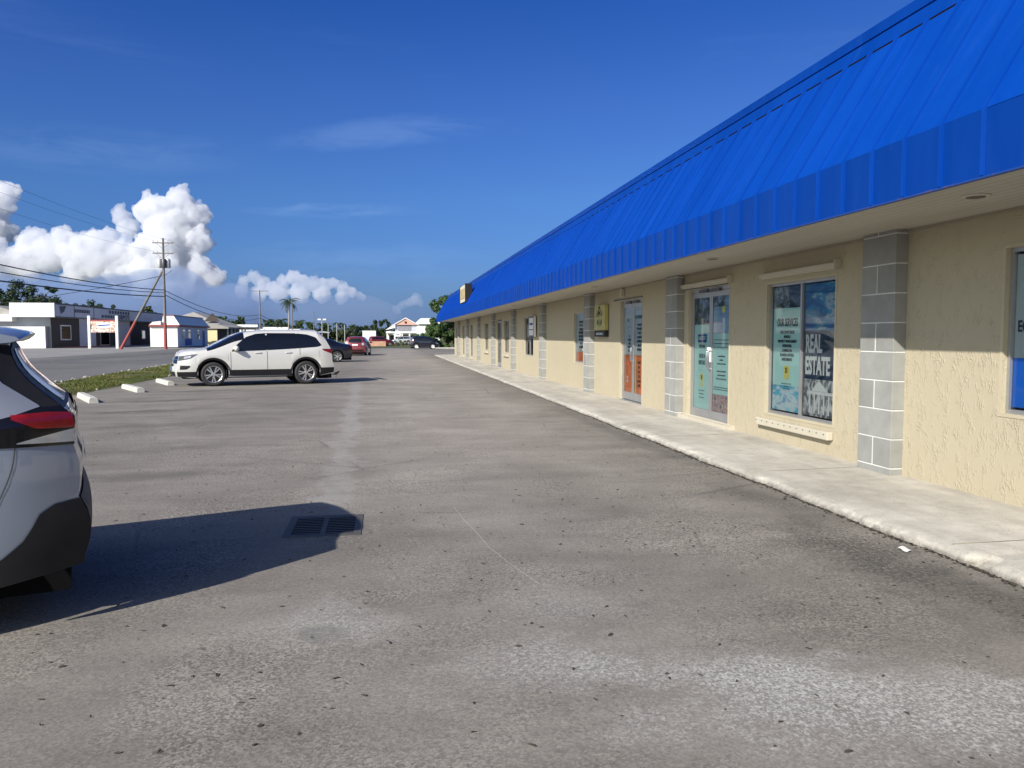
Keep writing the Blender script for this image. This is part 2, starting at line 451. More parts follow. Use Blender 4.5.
# ---- verge: low mound of soil, grass blades on it
def verge_h(u): return 0.10 * max(0.0, 1 - (2*u - 1)**2) ** 0.7
vb = MB(); NU = 9; ys = [(-30 + 0.6 * i) for i in range(210)]
for y in ys:
    w0 = verge_w(y)
    for k in range(NU):
        u = k / (NU - 1)
        vb.v.append((lot_edge(y) + 0.12 - u * (w0 + 0.25) + (random.uniform(-.1, .1) if k in (0, NU-1) else 0), y, verge_h(u) - 0.02 + random.uniform(0, .02)))
for i in range(len(ys) - 1):
    for k in range(NU - 1):
        a = i * NU + k
        vb.f.append((a, a + 1, a + NU + 1, a + NU))
tt = NT('verge_soil')
gn = tt.noise(0.7, 6, 0.65, dist=0.5)
gcol = tt.ramp(gn, [(0.36, (0.25, 0.22, 0.17)), (0.43, (0.12, 0.11, 0.06)), (0.50, (0.075, 0.095, 0.022)), (0.7, (0.10, 0.125, 0.028))])
tt.set(col=tt.mix(1.0, gcol, tt.range(tt.noise(14, 4), 0.3, 0.7, 0.6, 1.25), 'MULTIPLY'), rough=0.95, spec=0.1, normal=tt.bump(tt.noise(18, 4), 0.8, 0.05))
verge = tag(vb.build('verge', tt.m, smooth=180), kind='structure')
gb = MB()
for i in range(15000):
    y = random.triangular(14, 75, 24); u = random.uniform(0.04, 0.97)
    w0 = verge_w(y)
    if math.sin(y * 1.7 + u * 5) + math.sin(y * 0.63 - u * 7) < -0.25: continue
    x = lot_edge(y) + 0.1 - u * (w0 + 0.2); z = verge_h(u) - 0.02
    for q in range(3):
        a = random.uniform(0, 6.28); hh = random.uniform(0.03, 0.09); ww = random.uniform(0.006, 0.014); l = random.uniform(0.01, 0.06)
        bx, by = x + random.uniform(-.05, .05), y + random.uniform(-.05, .05)
        gb.add([(bx - ww*math.sin(a), by + ww*math.cos(a), z), (bx + ww*math.sin(a), by - ww*math.cos(a), z), (bx + l*math.cos(a), by + l*math.sin(a), z + hh)], [(0, 1, 2)])
tg = NT('grass_blades')
tg.set(col=tg.ramp(tg.noise(0.9, 4, 0.6), [(0.36, (0.17, 0.15, 0.065)), (0.5, (0.11, 0.12, 0.032)), (0.66, (0.075, 0.095, 0.022))]), rough=0.75, spec=0.2)
tag(gb.build('grass', tg.m, recalc=False), 'short green and straw coloured grass on the verge', 'grass', kind='stuff')
sb = MB()
for i in range(170):
    y = random.uniform(17, 60); e = random.random() < 0.12
    x = lot_edge(y) + (random.uniform(-0.05, 0.15) if e else -verge_w(y) + random.uniform(-.05, .35))
    r = random.uniform(0.015, 0.045) if e else random.uniform(0.02, 0.07)
    bm = bmesh.new(); bmesh.ops.create_icosphere(bm, subdivisions=1, radius=r)
    for v in bm.verts: v.co *= random.uniform(0.7, 1.2)
    sb.bm(bm, Matrix.Translation((x, y, r * 0.3 + 0.03)))
tag(sb.build('gravel', simple('pale_limestone', (0.33, 0.315, 0.28), 0.9, var=0.2)), 'pale limestone pebbles along both edges of the verge', 'pebbles', kind='stuff')

# ---- sidewalk with a chipped kerb lip
SW_Y0, SW_Y1, WX = -12.0, 62.6, 5.33
def kerb_x(y):
    return 3.86 + 0.012 * math.sin(y * 1.9) + 0.008 * math.sin(y * 5.3)
sw = MB(); rows = []
y = SW_Y0
while y < SW_Y1:
    rows.append(y); y += 0.06 if 2.5 < y < 16 else 0.25
rows.append(SW_Y1)
for y in rows:
    chip = max(0, random.gauss(0, 0.007)) if y < 30 else 0
    notch = 0.10 if 4.52 < y < 4.72 else (0.04 if 7.4 < y < 7.7 or 9.3 < y < 9.6 else 0.0)
    kx = kerb_x(y) + random.uniform(-.004, .004)
    kt = 0.072 - (0.03 if notch > 0.05 else 0)
    for p in [(kx + 0.012, -0.02), (kx + notch*0.7, 0.012), (kx + 0.01 + chip*0.6 + notch, kt*0.62), (kx + 0.045 + chip + notch, kt - chip*0.5), (kx + 0.16 + chip, 0.077), (kx + 0.6, 0.083), (WX + 0.3, 0.10)]:
        sw.v.append((p[0], y, p[1]))
for i in range(len(rows) - 1):
    for k in range(6):
        a = i * 7 + k; sw.f.append((a, a + 7, a + 8, a + 1))
sw.f.append(tuple(range((len(rows)-1)*7, len(rows)*7)))
sidewalk = tag(sw.build('sidewalk', M['concrete'], smooth=35), kind='structure')
jb = MB()
y = 1.9
while y < 61:
    jb.box(3.95, WX - 0.01, y - 0.006, y + 0.006, 0.07, 0.0865 if False else 0.082)
    jb.add([(4.02, y-0.006, 0.0815), (4.47, y-0.006, 0.0865), (WX-0.02, y-0.006, 0.103), (WX-0.02, y+0.006, 0.103), (4.47, y+0.006, 0.0865), (4.02, y+0.006, 0.0815)], [(0, 1, 4, 5), (1, 2, 3, 4)])
    y += 3.05
jb.build('expansion_joint', simple('joint_dirt', (0.30, 0.275, 0.23), 0.95), sidewalk)
# dirt and dead leaves caught in the gutter
db = MB()
for i in range(3400):
    y = random.triangular(2.5, 40, 4.5)
    x = kerb_x(y) + 0.015 - abs(random.gauss(0, 0.022)) - (abs(random.gauss(0, 0.10)) if random.random() < 0.06 else 0)
    r = random.uniform(0.005, 0.017); a = random.uniform(0, 6.28); zt = random.uniform(0.003, 0.016)
    pts = [(x + r*random.uniform(.6, 1.1)*math.cos(a + k*1.257), y + 1.4*r*random.uniform(.6, 1.1)*math.sin(a + k*1.257), 0.004 + random.uniform(0, zt)) for k in range(5)]
    db.add(pts, [(0, 1, 2, 3, 4)])
for i in range(0):
    y = random.gauss(4.62, .07); x = 3.93 + random.gauss(0, .035); r = random.uniform(.006, .016); a = random.uniform(0, 6.28)
    db.add([(x + r*math.cos(a + k*1.257), y + r*math.sin(a + k*1.257), 0.05 + random.uniform(0, .028)) for k in range(5)], [(0, 1, 2, 3, 4)])
tag(db.build('gutter_litter', simple('dead_leaf_dirt', (0.05, 0.042, 0.032), 0.95, var=0.5, vscale=20), recalc=False), 'dark dirt and dead leaf crumbs along the kerb', 'litter', kind='stuff')
lb = MB()
for i in range(1000):
    y = 2.2 + abs(random.gauss(0, 6.5)); x = random.uniform(-4.5, 3.6)
    r = random.uniform(0.0035, 0.010) * (1.5 if random.random() < .10 else 1); a = random.uniform(0, 6.28)
    c, s_ = math.cos(a), math.sin(a); L, W_ = r * random.uniform(1.2, 2.4), r * random.uniform(.5, .9)
    pts = [(-L, 0, .003), (-L*.4, W_, .006), (L*.4, W_*.8, .010), (L, 0, .004), (L*.4, -W_, .006), (-L*.4, -W_*.8, .004)]
    lb.add([(x + c*p - s_*q, y + s_*p + c*q, z) for p, q, z in pts], [(0, 1, 2, 3, 4, 5)])
tag(lb.build('fallen_leaves', simple('dry_leaf', (0.055, 0.045, 0.038), 0.9, var=0.5, vscale=5), recalc=False), 'small dark dry leaf bits scattered over the asphalt', 'leaf bits', kind='stuff')
# chalky scrape marks on the asphalt
def strip(pts, w, z=0.004):
    m = MB(); P = [Vector((*p, z)) for p in pts]
    for i, p in enumerate(P):
        d = (P[min(i+1, len(P)-1)] - P[max(0, i-1)]).normalized(); nrm = Vector((-d.y, d.x, 0)) * w * random.uniform(.4, 1)
        m.v += [tuple(p + nrm), tuple(p - nrm)]
    for i in range(len(P) - 1): m.f.append((2*i, 2*i+1, 2*i+3, 2*i+2))
    return m
sc = strip([(0.60, 7.1), (0.64, 6.6), (0.70, 6.1), (0.74, 5.66), (0.83, 5.2), (0.94, 4.75)], 0.006)
for pts in ([(0.38, 6.61), (0.66, 6.28)], [(0.30, 6.9), (0.72, 6.85)], [(0.1, 7.6), (0.9, 7.9)], [(0.2, 8.3), (1.0, 8.45)], [(2.4, 3.7), (2.55, 3.62)]):
    m = strip(pts, 0.006); sc.add(m.v, m.f)
sc.build('scrape_mark', simple('scrape', (0.31, 0.30, 0.28), 0.9, var=0.3, vscale=30), parking_lot)

# ---- litter: a flat white scrap by the kerb
m = MB()
bm = bmesh.new(); bmesh.ops.create_grid(bm, x_segments=6, y_segments=4, size=0.5)
for v in bm.verts: v.co = (v.co.x * 0.13 * (1 - .3*abs(v.co.y)), v.co.y * 0.075 * (1 - .5*abs(v.co.x)), 0.006 + 0.006 * math.sin(v.co.x * 4 + v.co.y * 5) + random.uniform(0, .002))
o = m.bm(bm, Matrix.Rotation(R(70), 4, 'Z')).build('paper_scrap', M['ink_white'], smooth=60)
o.location = (3.70, 5.12, 0.004)
tag(o, 'crumpled white scrap lying in the grime beside the chipped kerb', 'litter')

# ---- drain: grate in a concrete collar
drain = thing('storm_drain', 'iron storm drain grate in the asphalt within the silver car\'s shadow', 'drain', (-0.50, 6.55, 0.0))
m = MB()
for (x0, x1, y0, y1) in [(-0.30, 0.30, -0.36, -0.29), (-0.30, 0.30, 0.29, 0.36), (-0.30, -0.24, -0.29, 0.29), (0.24, 0.30, -0.29, 0.29), (-0.02, 0.02, -0.29, 0.29)]:
    m.box(x0, x1, y0, y1, -0.02, 0.005)
m.build('frame', simple('cast_iron', (0.10, 0.095, 0.09), 0.7, 0.4), drain)
m = MB()
for k in range(10):
    y0 = -0.27 + k * 0.058
    m.box(-0.238, -0.022, y0, y0 + 0.026, -0.01, 0.0045); m.box(0.022, 0.238, y0, y0 + 0.026, -0.01, 0.0045)
m.build('grate', simple('cast_iron_bar', (0.075, 0.07, 0.068), 0.65, 0.4), drain)
MB().box(-0.24, 0.24, -0.29, 0.29, 0.0005, 0.0025).build('sump_shade', M['dark_void'], drain)  # thin black sheet stands for the shade down the drain

# ================================================================== SHOP BUILDING
BY0, BY1 = -12.0, 61.4          # length along y
ZS = 2.645                      # soffit
XF = 3.98; ZF0, ZF1 = 2.62, 3.07
XT, ZT = 4.74, 4.31             # top of the steep roof
shop = thing('shop_building', 'long single storey cream shop row under a steep bright blue metal roof', 'building', (WX, 10.0, 0.0))
def sb_(m, name, mat, parent=None, smooth=None, recalc=True):
    """build with world coordinates under the shop root or one of its parts"""
    o = m.build(name, mat, parent or shop, smooth, recalc)
    for v in o.data.vertices: v.co -= Vector((WX, 10.0, 0.0))
    return o
def sh(me_obj):
    for v in me_obj.data.vertices: v.co -= Vector((WX, 10.0, 0.0))
    return me_obj

def stucco():
    t = NT('cream_stucco')
    P = t.pos()
    # knock-down trowel texture: broken worm-like ridges
    v = t.mapping(scale=(1, 1, 0.62), vec=P)
    n1 = t.noise(22, 2, 0.5, v, 0.7)
    ridge = t.range(t.math('ABSOLUTE', t.math('SUBTRACT', n1, 0.5)), 0.0, 0.10, 1.0, 0.0)
    keep = t.range(t.noise(9, 3, 0.6, v), 0.47, 0.62)
    ridge = t.math('MULTIPLY', ridge, keep)
    n2 = t.noise(45, 4, 0.65, P)
    h = t.math('ADD', t.math('MULTIPLY', ridge, 0.8), t.math('MULTIPLY', n2, 0.25))
    col = t.mix(t.range(t.noise(0.7, 5, 0.6, P), 0.3, 0.7), (0.392, 0.348, 0.250), (0.418, 0.372, 0.270))
    z = t.xyz(P)[2]
    foot = t.math('MULTIPLY', t.range(z, 0.42, 0.08), t.range(t.noise(3.5, 5, 0.7, P), 0.42, 0.62))
    col = t.mix(t.math('MULTIPLY', foot, 0.30), col, (0.36, 0.31, 0.23))
    drip = t.range(t.noise(3.0, 4, 0.6, t.mapping(scale=(1, 3.0, 0.25), vec=P)), 0.60, 0.74)
    col = t.mix(t.math('MULTIPLY', drip, 0.13), col, (0.33, 0.29, 0.22))
    t.set(col=col, rough=0.85, spec=0.2, normal=t.bump(h, 0.66, 0.009))
    return t.m
M['stucco'] = stucco()
M['stucco_plain'] = simple('cream_render', (0.425, 0.378, 0.275), 0.8, var=0.05, bump=0.2)

openings = [  # y0, y1, z0, z1, kind
    (3.75, 6.14, 0.875, 2.31, 'w_blue'), (8.77, 10.49, 0.47, 2.27, 'w_estate'), (11.72, 13.42, 0.105, 2.36, 'd_teal'),
    (15.97, 17.55, 0.105, 2.34, 'd_orange'), (20.95, 22.05, 0.81, 2.19, 'w_orange'), (28.3, 30.2, 0.82, 2.25, 'w_dark'),
    (34.1, 35.5, 0.82, 2.25, 'w_dark'), (36.3, 38.0, 0.105, 2.34, 'd_dark'), (41.0, 42.6, 0.82, 2.25, 'w_dark'),
    (48.4, 49.9, 0.30, 2.25, 'w_dark'), (53.6, 55.0, 0.30, 2.25, 'w_dark'), (59.0, 60.3, 0.105, 2.34, 'd_dark'),
    (-3.0, -1.2, 0.82, 2.25, 'w_dark'), (-8.0, -6.4, 0.105, 2.34, 'd_dark')]
DEP = 0.14
ycuts = sorted({BY0, BY1} | {o[0] for o in openings} | {o[1] for o in openings})
m = MB()
for i in range(len(ycuts) - 1):
    a, b = ycuts[i], ycuts[i+1]
    cut = [o for o in openings if o[0] <= a and o[1] >= b]
    spans = [(0.0, 2.95)]
    for o in cut: spans = [(0.0, o[2]), (o[3], 2.95)]
    for z0, z1 in spans:
        m.quad((WX, a, z0), (WX, b, z0), (WX, b, z1), (WX, a, z1))
for (a, b, z0, z1, k) in openings:
    x1 = WX + DEP
    m.quad((WX, a, z0), (x1, a, z0), (x1, a, z1), (WX, a, z1)); m.quad((WX, b, z0), (x1, b, z0), (x1, b, z1), (WX, b, z1))
    m.quad((WX, a, z1), (x1, a, z1), (x1, b, z1), (WX, b, z1)); m.quad((WX, a, z0), (x1, a, z0), (x1, b, z0), (WX, b, z0))
# ends and back of the block
m.quad((WX, BY0, 0), (18, BY0, 0), (18, BY0, 2.95), (WX, BY0, 2.95)); m.quad((WX, BY1, 0), (18, BY1, 0), (18, BY1, 2.95), (WX, BY1, 2.95))
m.quad((18, BY0, 0), (18, BY1, 0), (18, BY1, 2.95), (18, BY0, 2.95))
wall = sb_(m, 'wall', M['stucco'])
me = wall.data
for p in me.polygons:      # walls face out to the street
    pass

# smooth plaster bands round the openings
def band(a, b, z0, z1, par, w=0.03, sill=True):
    mm = MB(); x0, x1 = WX - 0.006, WX + 0.02
    mm.box(x0, x1, a - w, a - 0.001, z0 - w, z1 + w); mm.box(x0, x1, b + 0.001, b + w, z0 - w, z1 + w)
    mm.box(x0, x1, a, b, z1 + 0.001, z1 + w)
    if sill: mm.box(x0, x1, a, b, z0 - w, z0 - 0.001)
    return sb_(mm, 'surround', M['stucco_plain'], par)

def framed(par, a, b, z0, z1, x, fw, muls, mat, depth=0.05):
    mm = MB()
    mm.box(x, x+depth, a, a+fw, z0, z1); mm.box(x, x+depth, b-fw, b, z0, z1)
    mm.box(x+.001, x+depth-.001, a+fw, b-fw, z0, z0+fw); mm.box(x+.001, x+depth-.001, a+fw, b-fw, z1-fw, z1)
    for c in muls: mm.box(x-.004, x+depth-.002, c-fw*.55, c+fw*.55, z0+fw, z1-fw)
    return sb_(mm, 'frame', mat, par)

def panel(name, mat, par, y0, y1, z0, z1, x):
    """thin print stuck behind the glass"""
    return sb_(MB().box(x, x + 0.002, y0, y1, z0, z1), name, mat, par)

def wtext(body, size, y, z, mat, par, x, bold=0.0, xs=1.0, align='CENTER'):
    return sh(wall_text(body, size, x, y, z, mat, par, bold, xs, align))

def line_marks(par, mat, x, yc, z, widths, h=0.012, gap=0.05):
    """rows of small print too fine to read"""
    for i, w in enumerate(widths):
        mm = MB()
        zz = z - i * gap; y = yc + w/2
        while y > yc - w/2:
            l = random.uniform(0.015, 0.05)
            mm.box(x, x + 0.001, max(y - l, yc - w/2), y, zz - h, zz + h*random.uniform(.4, 1)); y -= l + random.uniform(.008, .016)
        if mm.v: sb_(mm, 'lettering', mat, par)

def shutter_track(a, b, z, par):
    mm = MB()
    mm.bbox(WX - 0.075, WX - 0.004, a, b, z, z + 0.055, 0.008)
    mm.box(WX - 0.055, WX - 0.004, a + .03, b - .03, z - 0.025, z - 0.001)
    mm.box(WX - 0.095, WX - 0.002, a - 0.015, a - 0.001, z - 0.03, z + 0.085)
    return sb_(mm, 'shutter_track', M['trim_cream'], par)

def sill_track(a, b, z, par):
    mm = MB(); mm.bbox(WX - 0.085, WX - 0.004, a, b, z - 0.10, z, 0.010)
    o = sb_(mm, 'sill', M['trim_cream'], par)
    y = a + .08
    while y < b:
        sb_(MB().lathe([(0.010, WX - 0.088), (0.010, WX - 0.0845)], 10, 'x', (0, y, z - 0.035)), 'bolt', M['alu_dark'], par); y += 0.16
    return o

def child(name, parent):
    o = bpy.data.objects.new(name, None); COL.objects.link(o); o.parent = parent; return o

XG = WX + 0.068          # glass plane
XP = XG + 0.012          # prints just behind it
def make_window(a, b, z0, z1, kind):
    fw = 0.036
    w = child('window', shop)
    band(a, b, z0, z1, w)
    mid = (a+b)/2
    framed(w, a, b, z0, z1, WX + 0.043, fw, [mid] if kind != 'w_orange' else [], M['alu'])
    sb_(MB().quad((XG, b-fw, z0+fw), (XG, a+fw, z0+fw), (XG, a+fw, z1-fw), (XG, b-fw, z1-fw)), 'pane', M['glass'], w, recalc=False)
    sb_(MB().box(WX + 0.40, WX + 0.41, a-.3, b+.3, z0-.3, z1+.3), 'dark_room_sheet', M['dark_void'], w)  # near-black sheet stands for the unlit room behind the glass
    return w, fw, mid

for (a, b, z0, z1, k) in openings:
    if k[0] == 'w':
        w, fw, mid = make_window(a, b, z0, z1, k)
        if k == 'w_blue':
            w['label'] = 'window with pale film above and bright blue below'
            panel('film', M['vinyl_grey'], w, a+fw, mid-.02, 1.36, z1-fw-.02, XP); panel('film', M['vinyl_grey'], w, mid+.02, b-fw, 1.36, z1-fw-.02, XP)
            panel('film', M['vinyl_blue'], w, a+fw, mid-.02, z0+fw+.02, 1.358, XP); panel('film', M['vinyl_blue'], w, mid+.02, b-fw, z0+fw+.02, 1.358, XP)
            wtext('ECO', 0.135, b - fw - 0.03, 1.63, M['ink'], w, XP - .003, 0.004, 0.75, 'LEFT')
        elif k == 'w_estate':
            w['label'] = 'window with printed estate agency posters'
            ya, yb = mid + .03, b - fw - .02; c = (ya+yb)/2 - .0          # far (left) leaf
            panel('poster', M['vinyl_teal'], w, ya, yb, z0+.40, z1-.34, XP)
            panel('poster', M['pic_palms'], w, ya+(yb-ya)*.45, yb, z1-.338, z1-fw-.02, XP); panel('poster', M['pic_dusk'], w, ya, ya+(yb-ya)*.45-.002, z1-.338, z1-fw-.02, XP)
            panel('poster', M['pic_beach'], w, ya, yb, z0+fw+.02, z0+.398, XP)
            wtext('OUR SERVICES', 0.15, c, 1.73, M['ink'], w, XP-.003, 0.0028, 0.57)
            for i, s in enumerate(['REAL ESTATE SALES', 'RENTALS', 'PROPERTY MANAGEMENT', 'RESIDENTIAL', 'COMMERCIAL', 'ISLANDS & HOTELS', 'INVESTMENTS']):
                wtext(s, 0.055, c, 1.60 - i*.062, M['ink'], w, XP-.003, 0.001, 0.78)
            sb_(MB().prism([(0, 0)]*0 or [(XP-.003, 1.02), (XP-.0015, 1.02), (XP-.0015, 1.14), (XP-.003, 1.14)], c-.075, c+.075), 'emblem', M['vinyl_yellow'], w)
            sb_(MB().add([(XP-.003, c-.05, .96), (XP-.003, c+.05, .96), (XP-.003, c+.075, 1.018), (XP-.003, c-.075, 1.018)], [(0, 1, 2, 3)]), 'emblem', M['vinyl_yellow'], w)
            wtext('21', 0.10, c, 1.08, M['ink'], w, XP-.006, 0.002, 0.7)
            line_marks(w, M['ink_teal'], XP-.003, c, .90, [.26, .12, .2], .008, .035)
            ya, yb = a + fw, mid - .03; c = (ya+yb)/2
            panel('poster', M['pic_sea'], w, ya, yb, 1.62, z1-fw-.02, XP); panel('poster', M['pic_dusk'], w, ya, yb, 1.0, 1.618, XP)
            panel('poster', M['pic_house'], w, ya, yb, z0+fw+.02, .998, XP)
            # grey-and-white house front with columns printed on the poster
            mm = MB(); xx = XP - .003
            hb = [(.62, 'r')]
            for i in range(6): mm.add([(xx, ya+.06+i*.11, .56), (xx, ya+.095+i*.11, .56), (xx, ya+.095+i*.11, .80), (xx, ya+.06+i*.11, .80)], [(0, 1, 2, 3)])
            mm.add([(xx, ya+.03, .805), (xx, yb-.1, .805), (xx, yb-.1, .845), (xx, ya+.03, .845)], [(0, 1, 2, 3)])
            mm.add([(xx, ya+.2, .85), (xx, yb-.2, .85), (xx, (ya+yb)/2+.02, .985)], [(0, 1, 2)])
            sb_(mm, 'print', M['ink_white'], w)
            wtext('REAL', 0.31, yb-.04, 1.44, M['ink_white'], w, XP-.004, 0.012, 0.56, 'LEFT')
            wtext('ESTATE', 0.31, yb-.04, 1.16, M['ink_white'], w, XP-.004, 0.012, 0.56, 'LEFT')
            shutter_track(a - .1, b + .12, z1 + .10, w); sill_track(a - .03, b + .12, z0 - .08, w)
        elif k == 'w_orange':
            panel('film', M['vinyl_grey'], w, a+fw, b-fw, 1.10, z1-fw, XP); panel('film', M['vinyl_orange'], w, a+fw, b-fw, z0+fw, 1.098, XP)
            line_marks(w, M['ink'], XP-.003, (a+b)/2, 1.95, [.5, .6, .4, .6, .55, .6, .3, .5], .035, .1)
        else:
            nm = random.choice([1, 1, 2])
            if k == 'w_dark' and random.random() < .8:
                panel('notice', M['ink_white'], w, a+.12, a+.42, 1.15, 1.55, XP)
                panel('notice', M['vinyl_grey'], w, b-.6, b-.2, 1.5, 2.0, XP)
            if a > 30: sill_track(a-.03, b+.03, z0-.08, w)
    else:
        d = child('door', shop)
        band(a, b, z0, z1, d, 0.03, False)
        ft = 0.05; mid = (a+b)/2
        mm = MB(); x = WX + .055
        mm.box(x, x+.07, a, a+ft, z0, z1); mm.box(x, x+.07, b-ft, b, z0, z1); mm.box(x+.001, x+.069, a+ft, b-ft, z1-.06, z1)
        sb_(mm, 'frame', M['alu'], d)
        for (p, q) in ((a+ft+.004, mid-.003), (mid+.003, b-ft-.004)):
            mm = MB(); x = WX + .062; st = .062; zb = z0 + .02; zt = z1 - .065
            mm.box(x, x+.045, p, p+st, zb, zt); mm.box(x, x+.045, q-st, q, zb, zt)
            mm.box(x+.001, x+.044, p+st, q-st, zb, zb+.17); mm.box(x+.001, x+.044, p+st, q-st, zt-.09, zt)
            sb_(mm, 'leaf', M['alu'], d)
            sb_(MB().quad((XG, q-st, zb+.17), (XG, p+st, zb+.17), (XG, p+st, zt-.09), (XG, q-st, zt-.09)), 'pane', M['glass'], d, recalc=False)
            e = p if p > mid else q
            hy = mid + (.035 if p > mid - .01 else -.035)
            mm = MB().tube([(x, hy, 1.0), (x-.05, hy, 1.0), (x-.055, hy, 1.03), (x-.055, hy, 1.27), (x-.05, hy, 1.30), (x, hy, 1.30)], .011, 8)
            sb_(mm, 'handle', M['chrome'], d, 60)
        sb_(MB().box(WX + 0.6, WX + 0.61, a-.3, b+.3, 0, z1+.3), 'dark_room_sheet', M['dark_void'], d)  # same dark sheet in place of the unlit room
        # overhead closer arms
        for o_ in (.08, -.42): sb_(MB().box(WX+.01, WX+.054, mid+o_, mid+o_+.34, z1-.075, z1-.025), 'closer', M['alu_dark'], d)
        L0, L1 = mid+.003+st, b-ft-.004-st; R0, R1 = a+ft+.004+st, mid-.003-st
        zb = z0 + .19; zt = z1 - .155
        if k == 'd_teal':
            d['label'] = 'double door with pale teal posters'
            cL, cR = (L0+L1)/2, (R0+R1)/2
            panel('poster', M['vinyl_teal'], d, L0, L1, zb, 1.745, XP); panel('poster', M['pic_palms'], d, L0, L1, 1.748, zt, XP)
            sb_(MB().box(XP-.003, XP-.001, cL-.19, cL+.19, 1.44, 1.58), 'print', M['ink_blue'], d)
            wtext('REAL ESTATE', .085, cL, 1.51, M['vinyl_teal'], d, XP-.006, .002, .62)
            wtext('BROKERS', .07, cL, 1.37, M['ink_teal'], d, XP-.003, .001, .8)
            wtext('SALES &', .10, cL, 1.205, M['ink_teal'], d, XP-.003, .002, .72); wtext('RENTALS', .10, cL, 1.09, M['ink_teal'], d, XP-.003, .002, .68)
            sb_(MB().box(XP-.003, XP-.001, cL-.055, cL+.055, .77, .90), 'emblem', M['vinyl_yellow'], d)
            sb_(MB().add([(XP-.002, cL-.06, .68), (XP-.002, cL+.06, .68), (XP-.002, cL+.03, .765), (XP-.002, cL-.03, .765)], [(0, 1, 2, 3)]), 'emblem', M['vinyl_yellow'], d)
            wtext('21', .10, cL, .835, M['ink'], d, XP-.006, .002, .7)
            line_marks(d, M['ink_teal'], XP-.003, cL, .61, [.25, .2, .22], .008, .06)
            panel('poster', M['pic_sky'], d, R0, R1, 1.60, 2.03, XP); panel('poster', M['pic_palms'], d, R0+.22, R1, 2.033, zt, XP); panel('poster', M['pic_sky'], d, R0, R0+.218, 2.033, zt, XP)
            panel('poster', M['vinyl_teal'], d, R0, R1, .585, 1.597, XP); panel('poster', M['pic_flowers'], d, R0, R1, zb, .582, XP)
            sb_(MB().lathe([(.06, XP-.004), (.06, XP-.002)], 12, 'x', (0, cR-.06, 1.98)), 'print', M['vinyl_yellow'], d)
            for zz in (1.48, 1.42, 1.36, .70, .665): sb_(MB().box(XP-.003, XP-.001, R0+.03, R1-.03, zz, zz+.012), 'print', M['ink_teal'], d)
            line_marks(d, M['ink'], XP-.003, cR, 1.22, [.28, .14, .34, 0, .36, .3, .38], .012, .062)
            sb_(MB().bbox(WX-.02, WX+.05, a-.25, b+.14, .09, .115+.045, .008).box(WX-.10, WX-.021, a-.25, b+.2, .085, .15), 'threshold', M['trim_cream'], d)
            sb_(MB().bbox(WX+.035, WX+.0615, mid-.03, mid+.10, 1.11, 1.36, .006), 'lock_cover', M['white_paint'], d)
            shutter_track(a - .08, b + .35, z1 + .045, d)
            sb_(MB().box(WX-.03, WX+.04, a+.05, b+.3, z1+.005, z1+.035), 'closer_arm', M['alu_dark'], d)
        elif k == 'd_orange':
            d['label'] = 'double door with grey film over orange posters'
            cL, cR = (L0+L1)/2, (R0+R1)/2
            for (p, q) in ((L0, L1), (R0, R1)):
                panel('film', M['vinyl_grey'], d, p, q, 1.13, zt, XP); panel('film', M['vinyl_orange'], d, p, q, zb, 1.127, XP)
            wtext('b', .17, cL+.06, 1.92, M['ink_teal'], d, XP-.003, .004, 1.0)
            sb_(MB().box(XP-.003, XP-.001, R0+.02, R1-.02, 1.93, 2.0), 'print', M['ink_teal'], d)
            line_marks(d, M['ink'], XP-.003, cR, 1.80, [.28, .34, .2, .3, .34, .2, .3], .03, .09)
            line_marks(d, M['ink'], XP-.003, cL-.05, 1.55, [.1, .16, .1, .24, .2], .03, .08)
            line_marks(d, M['ink_black'], XP-.003, cR, .98, [.2, .1, .12, .1, .2, .16], .035, .1)
            line_marks(d, M['ink_white'], XP-.004, cL+.08, .62, [.12, .14], .03, .08)
            sb_(MB().box(XP-.004, XP-.002, R1-.10, R1-.04, zb, 1.1), 'print', M['vinyl_yellow'], d); sb_(MB().box(XP-.004, XP-.002, L0+.02, L0+.07, zb, 1.1), 'print', M['vinyl_yellow'], d)
            sb_(MB().box(WX-.012, WX+.03, a, b+.5, z1+.02, z1+.05), 'closer_arm', M['alu_dark'], d)
            sb_(MB().bbox(WX-.09, WX-.002, mid+.45, mid+.57, z1+.09, z1+.27, .012), 'alarm_box', M['trim_cream'], d)
        sb_(MB().box(WX-.018, WX+.05, a-.02, b+.02, .086, .112), 'step', M['alu'], d) if k != 'd_teal' else None

# pillars of painted block
gm = []
def block_grey():
    t = NT('grey_block_paint')
    tone = t.node('ShaderNodeNewGeometry').outputs['Random Per Island']
    c = t.mix(tone, (0.235, 0.238, 0.226), (0.285, 0.288, 0.272))
    n = t.noise(4, 5, 0.6)
    t.set(col=t.mix(1.0, c, t.range(n, 0.3, 0.7, 0.88, 1.1), 'MULTIPLY'), rough=0.8, spec=0.25, normal=t.bump(t.noise(50, 4), 0.3, 0.006))
    return t.m
M['block'] = block_grey()
def pillar_mesh(h0=0.09, h1=ZS):
    """0.62 wide along y, 0.14 proud of the wall, local origin at wall line and base"""
    core = MB().box(-0.135, 0.02, 0.006, 0.574, h0, h1)
    bl = MB(); g = 0.011; z = h0 - .02; i = 0
    hts = [0.09] + [0.305] * 9
    for k, hh in enumerate(hts):
        za, zb = max(h0, z + g), min(z + hh - g*.2, h1 - .002)
        z += hh
        if za >= zb - .02: continue
        segs = [(0, .58)] if k % 2 == 0 else [(0, .58*.52), (.58*.52 + g*1.6, .58)]
        for (p, q) in segs: bl.bbox(-0.14, 0.015, p, q, za, zb, 0.004)
    return core, bl
core, bl = pillar_mesh()
pil0 = core.build('pillar', simple('white_mortar', (0.62, 0.62, 0.60), 0.8), shop)
blk = bl.build('block', M['block'], pil0)
